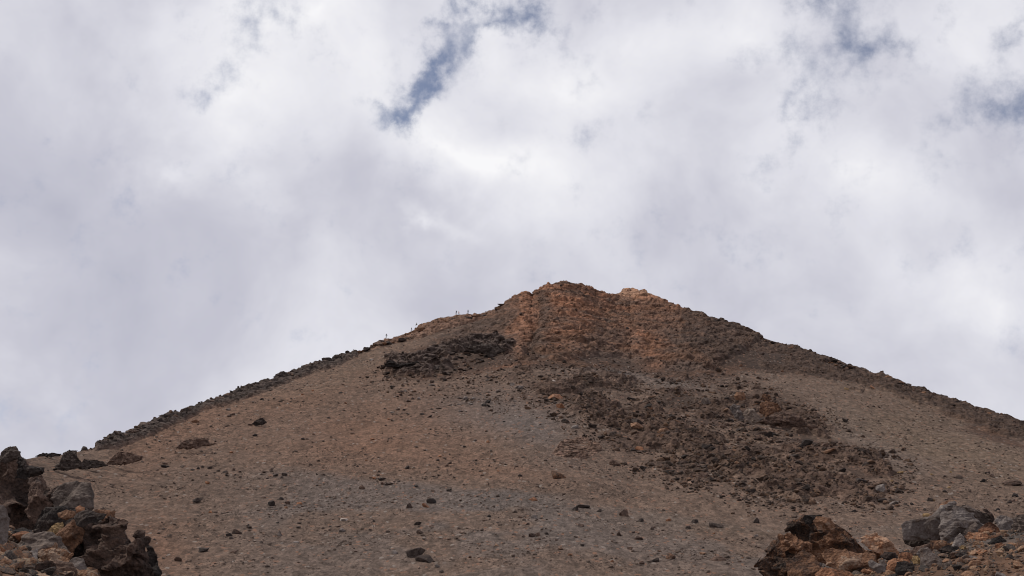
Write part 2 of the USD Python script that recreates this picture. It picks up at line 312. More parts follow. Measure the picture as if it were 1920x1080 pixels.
def ground_material():
    N = {'ge0': ('geometry', {}), 'ge': ('vector_math', {'math_type': 'multiply', 'vector2': (1, .4, 1)}), 'at': ('attribute', {'attribute': 'tint'})}; L = [('ge0.position', 'ge.vector1')]
    # cinders: cells of several sizes, each with its own tone
    for n, sc in (('v1', 1.7), ('v2', .7), ('v3', 5.0)):
        N[n] = ('voronoi_texture', {'scale': sc, 'feature': 'f1'}); L.append(('ge.vector', n + '.vector'))
        N[n + 's'] = ('separate_color', {'color_type': 'rgb'}); L.append((n + '.color', n + 's.color'))
    N['nz'] = ('noise_texture', {'scale': .55, 'detail': 9, 'roughness': .72}); L.append(('ge.vector', 'nz.vector'))
    N['t1'] = ('map_range', {'to_min': .74, 'to_max': 1.28}); L.append(('v1s.r', 't1.value'))
    N['t2'] = ('map_range', {'to_min': .78, 'to_max': 1.22}); L.append(('v2s.g', 't2.value'))
    N['t4'] = ('map_range', {'to_min': .8, 'to_max': 1.2}); L.append(('v3s.g', 't4.value'))
    N['t3'] = ('map_range', {'from_min': .3, 'from_max': .7, 'to_min': .72, 'to_max': 1.28}); L.append(('nz.fac', 't3.value'))
    N['m1'] = ('math', {'math_type': 'multiply'}); L += [('t1.result', 'm1.value1'), ('t2.result', 'm1.value2')]
    N['m0'] = ('math', {'math_type': 'multiply'}); L += [('m1.value', 'm0.value1'), ('t4.result', 'm0.value2')]
    N['m2'] = ('math', {'math_type': 'multiply'}); L += [('m0.value', 'm2.value1'), ('t3.result', 'm2.value2')]
    N['c1'] = ('vector_math', {'math_type': 'scale'}); L += [('at.color', 'c1.vector1'), ('m2.value', 'c1.scale')]
    # a few pale and a few rusty cinders
    N['k1'] = ('map_range', {'from_min': .955, 'from_max': .97, 'clamp': True}); L.append(('v1s.g', 'k1.value'))
    N['x1'] = ('mix_vector', {'b': (.140, .080, .055)}); L += [('k1.result', 'x1.fac'), ('c1.vector', 'x1.a')]
    N['k2'] = ('map_range', {'from_min': .988, 'from_max': .992, 'clamp': True}); L.append(('v1s.b', 'k2.value'))
    N['x2'] = ('mix_vector', {'b': (.155, .128, .110)}); L += [('k2.result', 'x2.fac'), ('x1.result', 'x2.a')]
    N['h'] = ('math', {'math_type': 'multiply_add', 'value2': -.5}); L += [('v1.distance', 'h.value1'), ('nz.fac', 'h.value3')]
    N['bu'] = ('bump', {'strength': .9, 'distance': .30}); L.append(('h.value', 'bu.height'))
    N['p'] = ('principled_bsdf', {'roughness': 1.0, 'specular_ior_level': .1}); L += [('x2.result', 'p.base_color'), ('bu.normal', 'p.normal')]
    return usdkit.material(stage, '/World/Looks/cinder_ground', N, L, surface='p.BSDF')
M_GROUND = ground_material()

def polar_mesh(ths, rs_of):
    """A sheet over bearings ths and, for each, distances rs_of(th) (n_th x n_r)."""
    R = rs_of(ths); n, m = R.shape
    TH = np.repeat(ths[:, None], m, 1)
    P = ground(TH.ravel(), R.ravel())
    i, j = np.meshgrid(np.arange(n - 1), np.arange(m - 1), indexing='ij')
    a = (i * m + j).ravel()
    F = np.vstack([np.stack([a, a + 1, a + m + 1], 1), np.stack([a, a + m + 1, a + m], 1)])[:, ::-1]
    return P, F
def all_r(ths):
    R = skyline_r(ths)[:, None]
    near = np.geomspace(2.0, 60, 130)[None, :] * np.ones_like(R)
    mid = np.geomspace(60, RB, 14)[1:][None, :] * np.ones_like(R)
    face = RB * (R / RB) ** np.linspace(0, 1, 290)[None, 1:]
    back = R + np.concatenate([np.linspace(1.5, 30, 14), np.geomspace(45, 9000, 22)])[None, :]
    return np.hstack([near, mid, face, back])
a = math.radians(25)
ths = np.concatenate([np.linspace(-math.pi, -a, 90, endpoint=False), np.linspace(-a, a, 900), np.linspace(a, math.pi, 91)[1:]])
P, F = polar_mesh(ths, all_r)
slope = obj('volcano_slope', (P, F), M_GROUND, smooth=True)
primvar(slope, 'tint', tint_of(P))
tag(slope, 'brown and grey cinder slope of a volcanic cone rising to a rocky summit', 'mountain', kind='structure')

# ------------------------------------------------------------------ rock
M = {
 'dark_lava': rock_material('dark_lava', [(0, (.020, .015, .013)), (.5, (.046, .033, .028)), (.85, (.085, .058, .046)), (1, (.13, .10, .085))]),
 'brown_lava': rock_material('brown_lava', [(0, (.024, .016, .013)), (.45, (.056, .035, .027)), (.8, (.10, .060, .043)), (1, (.15, .095, .07))]),
 'rust_rock': rock_material('rust_rock', [(0, (.030, .019, .015)), (.3, (.085, .045, .028)), (.6, (.150, .074, .040)), (.85, (.20, .105, .060)), (1, (.25, .17, .12))]),
 'orange_rock': rock_material('orange_rock', [(0, (.09, .042, .024)), (.4, (.20, .088, .045)), (.8, (.27, .13, .07)), (1, (.34, .21, .14))]),
 'grey_rock': rock_material('grey_rock', [(0, (.055, .035, .025)), (.25, (.080, .060, .051)), (.6, (.125, .102, .091)), (.88, (.170, .143, .129)), (1, (.26, .22, .19))], rough=.88, bump=.45),
 'tan_grey': rock_material('tan_grey_rock', [(0, (.048, .034, .027)), (.3, (.09, .066, .054)), (.6, (.135, .103, .085)), (.85, (.165, .112, .078)), (1, (.22, .18, .15))], rough=.9, bump=.6),
 'rust_dark': rock_material('rust_dark_rock', [(0, (.026, .017, .013)), (.3, (.065, .036, .023)), (.55, (.135, .064, .034)), (.8, (.20, .098, .052)), (1, (.25, .155, .105))], scale=1.4),
 'pale_orange': rock_material('pale_orange_rock', [(0, (.18, .10, .065)), (.5, (.30, .19, .13)), (1, (.38, .27, .20))]),
 'ridge_lava': rock_material('ridge_lava', [(0, (.030, .022, .019)), (.4, (.068, .050, .043)), (.75, (.105, .076, .064)), (1, (.16, .11, .085))], scale=.22, bump=1.0),
 'ochre_rock': rock_material('ochre_rock', [(0, (.13, .08, .04)), (.5, (.26, .165, .075)), (1, (.34, .24, .14))]),
 'pale_rock': rock_material('pale_rock', [(0, (.26, .19, .15)), (1, (.48, .42, .37))]),
 'scree_stone': rock_material('scree_stone', [(0, (.065, .048, .040)), (.3, (.12, .086, .068)), (.65, (.165, .115, .087)), (.9, (.18, .112, .08)), (1, (.24, .18, .145))], scale=2.0, per=.36),
 'flow_stone': rock_material('flow_stone', [(0, (.026, .018, .015)), (.4, (.068, .043, .031)), (.75, (.120, .072, .047)), (1, (.20, .11, .065))], scale=1.2, per=.42),
 'summit_stone': rock_material('summit_stone', [(0, (.036, .025, .021)), (.5, (.085, .051, .038)), (.8, (.14, .076, .050)), (1, (.22, .115, .07))], scale=1.0, per=.45),
 'bank_stone': rock_material('bank_stone', [(0, (.05, .042, .037)), (.3, (.14, .112, .095)), (.5, (.19, .105, .062)), (.8, (.30, .135, .068)), (1, (.34, .25, .17))], scale=7.0, per=.6),
}
_ico = {}
def sphere(sub):
    if sub not in _ico:
        m = trimesh.creation.icosphere(sub); _ico[sub] = (np.array(m.vertices), np.array(m.faces))
    return _ico[sub]
def rot_matrix(rng):
    q = rng.normal(size=4); q /= np.linalg.norm(q); w, x, y, z = q
    return np.array([[1 - 2 * (y * y + z * z), 2 * (x * y - z * w), 2 * (x * z + y * w)], [2 * (x * y + z * w), 1 - 2 * (x * x + z * z), 2 * (y * z - x * w)], [2 * (x * z - y * w), 2 * (y * z + x * w), 1 - 2 * (x * x + y * y)]])
def rock(seed, style='angular', sub=3, dims=(1, 1, 1), tilt=0.0, turn=0.0, lumps=1.0):
    """A stone filling the box dims, centred on the origin: broken planes (angular, slab), clinker (pitted and lumpy) or weathered round."""
    rng = np.random.default_rng(seed); d, f = sphere(sub)
    n_planes = {'angular': 9, 'slab': 8, 'clinker': 13, 'round': 18}[style]
    n = rng.normal(size=(n_planes, 3)); n /= np.linalg.norm(n, axis=1, keepdims=True)
    n = np.vstack([n, -n.sum(0) / np.linalg.norm(n.sum(0))])
    o = rng.uniform({'angular': .42, 'slab': .5, 'clinker': .6, 'round': .75}[style], 1.0, len(n))
    r = o[None] / np.maximum(d @ n.T, 1e-3)
    k = {'angular': 60, 'slab': 60, 'clinker': 9, 'round': 12}[style]
    r = np.minimum(r, 3.0); r = -np.log(np.exp(-k * r).sum(1)) / k
    r = np.clip(r, .25, 1.6)
    q = d * r[:, None] + rng.uniform(-50, 50, 3)
    if style == 'clinker':
        r = r + lumps * (.34 * (ridged(q * 1.5, 3, seed) - .55) + .20 * (fbm(q * 4.2, 4, seed + 3) - .5) + .10 * (ridged(q * 8.0, 3, seed + 5) - .5))
    elif style == 'round':
        r = r + lumps * (.16 * (fbm(q * 2.2, 4, seed) - .5) + .05 * (ridged(q * 7, 3, seed + 2) - .5))
    else:
        r = r + lumps * (.10 * (fbm(q * 2.6, 4, seed) - .5) + .045 * (fbm(q * 9, 3, seed + 2) - .5) - .05 * sstep(.8, .95, ridged(q * 2.2, 2, seed + 4)))
    v = d * np.maximum(r, .15)[:, None]
    if style == 'slab': v = v * [1, 1, .45]
    a, b = math.radians(tilt), math.radians(turn)
    v = v * np.asarray(dims) / np.ptp(v, axis=0)
    v = v @ np.array([[math.cos(b), -math.sin(b), 0], [math.sin(b), math.cos(b), 0], [0, 0, 1]]).T
    v = v @ np.array([[math.cos(a), 0, -math.sin(a)], [0, 1, 0], [math.sin(a), 0, math.cos(a)]]).T
    v = v - (v.max(0) + v.min(0)) / 2
    return v * np.asarray(dims) / np.ptp(v, axis=0), f
def place(m, p): m.AddTranslateOp().Set(Gf.Vec3d(*map(float, p))); return m

# ---- rock outcrops: rough lava standing out of the cinder, each a mass of its own
def outcrop_material():
    N = {'ge0': ('geometry', {}), 'ge': ('vector_math', {'math_type': 'multiply', 'vector2': (1, .45, 1)}), 'at': ('attribute', {'attribute': 'tint'})}; L = [('ge0.position', 'ge.vector1')]
    N['a'] = ('noise_texture', {'scale': .35, 'detail': 8, 'roughness': .7}); L.append(('ge.vector', 'a.vector'))
    N['v'] = ('voronoi_texture', {'scale': .8, 'feature': 'f1', 'detail': 2, 'roughness': .6}); L.append(('ge.vector', 'v.vector'))
    N['vs'] = ('separate_color', {'color_type': 'rgb'}); L.append(('v.color', 'vs.color'))
    N['t1'] = ('map_range', {'from_min': .3, 'from_max': .7, 'to_min': .5, 'to_max': 1.6}); L.append(('a.fac', 't1.value'))
    N['t2'] = ('map_range', {'to_min': .6, 'to_max': 1.45}); L.append(('vs.r', 't2.value'))
    N['m'] = ('math', {'math_type': 'multiply'}); L += [('t1.result', 'm.value1'), ('t2.result', 'm.value2')]
    N['c'] = ('vector_math', {'math_type': 'scale'}); L += [('at.color', 'c.vector1'), ('m.value', 'c.scale')]
    N['h'] = ('math', {'math_type': 'multiply_add', 'value2': -.6}); L += [('v.distance', 'h.value1'), ('a.fac', 'h.value3')]
    N['bu'] = ('bump', {'strength': 1.0, 'distance': .8}); L.append(('h.value', 'bu.height'))
    N['p'] = ('principled_bsdf', {'roughness': 1.0, 'specular_ior_level': .12}); L += [('c.vector', 'p.base_color'), ('bu.normal', 'p.normal')]
    return usdkit.material(stage, '/World/Looks/outcrop_rock', N, L, surface='p.BSDF')
M_OUT = outcrop_material()

SURF = []
def top_at(x, y, z, reach=.9):
    """The height of whatever rock stands at a spot."""
    for V in SURF:
        k = (np.abs(V[:, 0] - x) < reach) & (np.abs(V[:, 1] - y) < reach)
        if k.any(): z = max(z, float(V[k, 2].max()))
    return z
def outcrop(label, poly, amp, lift, seed, over=0.0, step=1.5, vstep=.7, freq=1 / 5.0, feather=14, color=None, strata=0.0, name='lava_outcrop', ragged=26, patchy=None, second=.45, ledge=.75, ys=.6):
    """Rough rock over a region of the mountain's face (outline in photograph pixels); over > 0 carries it that many metres past the skyline."""
    poly = np.array(poly, float)
    x0, x1, y0, y1 = poly[:, 0].min() - feather, poly[:, 0].max() + feather, poly[:, 1].min() - feather, poly[:, 1].max() + feather
    cols = np.arange(x0, x1, step); rows = np.arange(y1, y0, -vstep)
    PX, PY = np.meshgrid(cols, rows, indexing='ij')
    d = pix_dir(PX, PY); th = np.arctan2(d[..., 0], d[..., 1]); te = d[..., 2] / np.hypot(d[..., 0], d[..., 1])
    R = skyline_r(th); r = te_to_r(th, te)
    beyond = np.clip(te - skyline_te(th), 0, None) * FPX            # rows above the skyline run down the far side
    r = np.where(beyond > 0, R + beyond * 1.2, r)
    keep_th = th[:, :1] * np.ones_like(r)                             # columns keep one bearing
    P = ground(keep_th, r)
    gx, gy = np.gradient(P, axis=0), np.gradient(P, axis=1)
    n = np.cross(gx, gy); n /= np.linalg.norm(n, axis=-1, keepdims=True) + 1e-9
    n = np.where(n[..., 2:] < 0, -n, n); n = n + [0, -.55, .1]; n /= np.linalg.norm(n, axis=-1, keepdims=True)
    S = P.reshape(-1, 3)
    wob = (fbm(S / 8.0, 4, seed) - .5)
    ex = PX.ravel() + ragged * wob; ey = PY.ravel() + ragged * .6 * (fbm(S / 7.0, 4, seed + 1) - .5)
    edge = soft(ex, ey, poly, feather)
    if over > 0: edge = np.maximum(edge, soft(ex, np.minimum(ey, 1e9), poly, feather)); edge = edge * (1 - sstep(over * .8, over * 1.3, (beyond * 1.2).ravel()))
    warp = S + 2.2 * np.stack([fbm(S / 6.0, 3, seed + k) - .5 for k in (2, 3, 4)], -1)
    g = warp * freq * [1, ys, 1.5 if strata else 1.0]
    h = .55 * (ridged(g, 5, seed + 5) - .45) * 1.6 + .45 * (fbm(g * 2.3, 5, seed + 6) - .5) * 1.6 + .5 * (fbm(g * .4, 3, seed + 8) - .5)
    if strata: h = h + strata * (np.abs(((warp[:, 2] + .15 * warp[:, 0] + 1.2 * fbm(S / 9.0, 3, seed + 7)) / 2.6) % 1 - .5) - .25)
    if patchy is not None: edge = edge * sstep(patchy - .07, patchy + .07, fbm(warp * [1 / 13.0, 1 / 22.0, 0], 4, seed + 9))
    disp = edge * (lift + amp * h) - .6 * (1 - edge)
    V = S + n.reshape(-1, 3) * disp[:, None]
    # ledges and blocks on the risen rock itself
    e3 = edge[:, None] * second * amp
    led = np.abs((V[:, 2] / (amp * .42) + 1.6 * fbm(V / 5.0, 3, seed + 12)) % 1 - .5) * 2
    V = V + e3 * np.stack([1.2 * (fbm(V / [1.8, 4.0, 1.8], 3, seed + 13) - .5), -ledge * (led - .5) - 1.2 * (fbm(V / [1.8, 4.0, 1.8], 3, seed + 14) - .5), 1.1 * (fbm(V / [2.1, 5.0, 2.1], 3, seed + 15) - .5)], -1)
    nx, ny = PX.shape
    i, j = np.meshgrid(np.arange(nx - 1), np.arange(ny - 1), indexing='ij'); a = (i * ny + j).ravel()
    F = np.vstack([np.stack([a, a + ny, a + ny + 1], 1), np.stack([a, a + ny + 1, a + 1], 1)])
    F = F[(disp[F] > -.45).any(1)]
    used = np.unique(F); remap = np.full(len(V), -1); remap[used] = np.arange(len(used))
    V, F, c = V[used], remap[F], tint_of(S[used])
    if color is not None:
        k = np.clip(edge[used], 0, 1)[:, None] * color[1]; c = c * (1 - k) + np.asarray(color[0]) * k
    SURF.append(V); o = V.mean(0)
    m = obj(name, (V - o, F), M_OUT, smooth=True); place(m, o); primvar(m, 'tint', c)
    tag(m, label, 'rock outcrop')
    return m

dark = (.062, .047, .041)
RIDGE_LOW = [(184, 838), (210, 831), (240, 821), (278, 808), (314, 790), (347, 781), (379, 761), (441, 747), (480, 731), (507, 721), (554, 703), (590, 688), (628, 679), (661, 661)]
outcrop('dark bedrock under the lava wall of the left skyline', [(x_, y_ + 4) for x_, y_ in RIDGE_LOW] + [(661, 640), (590, 660), (515, 690), (440, 715), (360, 745), (272, 775), (205, 810), (184, 825)], 2.0, .7, 101, over=4, freq=1 / 2.4, feather=8, ragged=12, color=(np.array((.036, .027, .023)), .97))
outcrop('reddish brown bedrock under the rocks of the left skyline below the hikers', [(683, 656), (712, 648), (735, 641), (790, 632), (830, 618), (880, 603), (925, 590), (930, 570), (860, 575), (812, 585), (775, 605), (745, 620), (712, 625), (683, 645)], 2.2, .5, 102, over=4, freq=1 / 3.0, feather=6, ragged=10, color=(np.array((.112, .064, .044)), .6))
outcrop('dark rough lava bedrock of the cliff left of the summit gully', [(718, 682), (745, 676), (790, 680), (830, 660), (880, 645), (930, 640), (960, 655), (945, 672), (890, 688), (850, 700), (800, 706), (745, 704)], 4.2, 1.2, 103, freq=1 / 4.5, feather=12, strata=.9, vstep=.45, patchy=.46, color=(np.array((.050, .037, .032)), .8))
outcrop('rough brown rock flank between the cinder chute and the summit gully', [(830, 645), (880, 618), (930, 590), (975, 545), (1012, 545), (1016, 600), (1002, 645), (975, 660), (930, 640), (870, 650)], 2.6, .5, 104, over=4, freq=1 / 5.5, feather=12, strata=.3, ledge=.35, ys=.45)
outcrop('craggy orange and brown rock crown of the summit', [(1006, 650), (1012, 600), (1008, 560), (998, 532), (1050, 505), (1110, 525), (1160, 540), (1195, 525), (1300, 570), (1400, 610), (1420, 640), (1330, 690), (1230, 680), (1120, 660), (1040, 672)], 3.6, .7, 105, over=5, freq=1 / 7.0, feather=12, strata=.3, ledge=.35, ys=.45)
outcrop('dark rusty bedrock slope under the right skyline of the cone', [(1300, 560), (1450, 620), (1600, 665), (1750, 720), (1935, 780), (1935, 825), (1850, 798), (1760, 765), (1640, 735), (1520, 700), (1440, 690), (1400, 640)], 2.0, .4, 106, over=4, ledge=.2, ys=.35, freq=1 / 3.6, feather=12, patchy=.40, color=(np.array((.037, .024, .018)), .92))
outcrop('dark ragged lava flow spread over the slope below the summit', FLOW, 3.6, .2, 107, freq=1 / 4.5, feather=30, ragged=70, step=1.6, vstep=.6, ledge=.1, ys=.3, patchy=.505, color=(np.array((.043, .027, .020)), .88))
outcrop('low rusty hollow of broken lava in the grey ash below the flow', [(1040, 842), (1060, 822), (1100, 820), (1128, 838), (1100, 852), (1060, 850)], 1.6, -.1, 110, freq=1 / 2.2, feather=8, ragged=12, step=.9, vstep=.35, color=(np.array((.080, .048, .035)), .7))

from scipy.spatial import cKDTree
_sv = np.vstack(SURF); _tree = cKDTree(_sv[:, :2])
def rest(P, reach=.9):
    """Points lifted onto whatever outcrop stands at their spot."""
    P = np.array(P, float); d, k = _tree.query(P[:, :2]); z = _sv[k, 2]
    P[:, 2] = np.where(d < reach, np.maximum(P[:, 2], z), P[:, 2]); return P
# ------------------------------------------------------------------ loose stones nobody could count
def scatter(name, label, cat, pts, sizes, material, seed, styles=('angular', 'angular', 'clinker', 'round', 'slab'), sub=2, sink=.2):
    rng = np.random.default_rng(seed)
    pi = UsdGeom.PointInstancer.Define(stage, '/World/' + numbered(name))
    base = f'{pi.GetPath()}/stones'; UsdGeom.Scope.Define(stage, base); paths = []
    for k in range(10):
        v, f = rock(seed * 31 + k, styles[k % len(styles)], sub, (1, rng.uniform(.7, 1), rng.uniform(.45, .8)))
        usdkit.mesh(stage, f'{base}/stone_{k:03d}', (v, f), material); paths.append(Sdf.Path(f'{base}/stone_{k:03d}'))
    pi.CreatePrototypesRel().SetTargets(paths)
    n = len(pts); pts = pts + np.stack([np.zeros(n), np.zeros(n), sizes * (.3 - sink)], -1)
    yaw, tip = rng.uniform(0, 2 * np.pi, n), rng.normal(0, .35, n)
    q = np.stack([np.cos(yaw / 2) * np.cos(tip / 2), np.cos(yaw / 2) * np.sin(tip / 2), np.sin(yaw / 2) * np.sin(tip / 2), np.sin(yaw / 2) * np.cos(tip / 2)], -1)
    pi.CreatePositionsAttr(Vt.Vec3fArray.FromNumpy(pts.astype(np.float32)))
    pi.CreateProtoIndicesAttr(Vt.IntArray.FromNumpy(rng.integers(0, 10, n).astype(np.int32)))
    pi.CreateOrientationsAttr(Vt.QuathArray([Gf.Quath(*map(float, x)) for x in q]))
    pi.CreateScalesAttr(Vt.Vec3fArray.FromNumpy(np.repeat(sizes[:, None], 3, 1).astype(np.float32)))
    tag(pi, label, cat, kind='stuff')
    return pi
def pareto(rng, n, s0, power, cap): return np.minimum(s0 * rng.uniform(1e-6, 1, n) ** (-1 / power), cap)

rng = np.random.default_rng(7)
# cinder over the whole face: even over the ground, the small ones only where they would show
TH0 = math.radians(22.5); n = 1500000
th = rng.uniform(-TH0, TH0, n); r = np.sqrt(rng.uniform(RB ** 2 * .5, 690 ** 2, n))
s = pareto(rng, n, .085, 2.75, 1.0)
k = (s * FPX / r > 1.35) & (r < skyline_r(th))
th, r, s = th[k], r[k], s[k]
P0 = ground(th, r); px, py = project(P0)
dens = .25 + 1.2 * sstep(.42, .62, fbm(P0 / 15.0, 3, 71)); k = (rng.uniform(0, 1.45, len(s)) < dens)
P0, s = P0[k], s[k]
print('cinder stones', len(s))
scatter('loose_cinder', 'loose brown and grey cinder stones strewn over the whole slope', 'cinder', P0, s, M['scree_stone'], 3)

def strew(poly, n, s0, power, cap, seed, thresh=None, spread=10):
    """Points on the face inside a region, even over the picture of it, with sizes in metres."""
    rng = np.random.default_rng(seed); poly = np.array(poly, float)
    x = rng.uniform(poly[:, 0].min() - spread, poly[:, 0].max() + spread, n); y = rng.uniform(poly[:, 1].min() - spread, poly[:, 1].max() + spread, n)
    w = soft(x, y, poly, spread * 1.5)
    d = pix_dir(x, y); th = np.arctan2(d[:, 0], d[:, 1]); te = d[:, 2] / np.hypot(d[:, 0], d[:, 1])
    ok = (rng.uniform(0, 1, n) < w) & (te < skyline_te(th) + .0015); x, y = x[ok], y[ok]
    P = at(x, y)
    if thresh is not None:
        k = rng.uniform(0, 1, len(P)) < sstep(thresh - .12, thresh + .12, fbm(P / 7.0, 3, seed)); P = P[k]
    return P, pareto(rng, len(P), s0, power, cap)
P1, s1 = strew(FLOW, 20000, .42, 2.3, 2.2, 81, .47, 34)
scatter('lava_rubble', 'dark broken lava rubble covering the flow below the summit', 'rubble', rest(P1), s1, M['flow_stone'], 5, sub=2)
P1, s1 = strew(RIDGE_LOW + [(661, 655), (590, 677), (515, 704), (440, 731), (360, 762), (272, 795), (184, 834)], 2600, .4, 2.2, 1.7, 82, None, 4)
scatter('ridge_rubble', 'dark lava blocks heaped along the left skyline wall', 'rubble', rest(P1), s1, M['flow_stone'], 6)
P1, s1 = strew(SUMMIT, 7000, .42, 2.5, 1.6, 83, .48, 10)
scatter('summit_rubble', 'brown and rust broken rock covering the summit cap and right skyline', 'rubble', rest(P1), s1, M['summit_stone'], 7)
P1, s1 = strew([(710, 700), (800, 700), (900, 690), (960, 720), (940, 760), (860, 740), (760, 740), (700, 720)], 2200, .34, 2.2, 1.5, 84, .45, 20)
scatter('cliff_rubble', 'grey and black fallen stones below the dark cliff', 'rubble', rest(P1), s1, M['flow_stone'], 8)

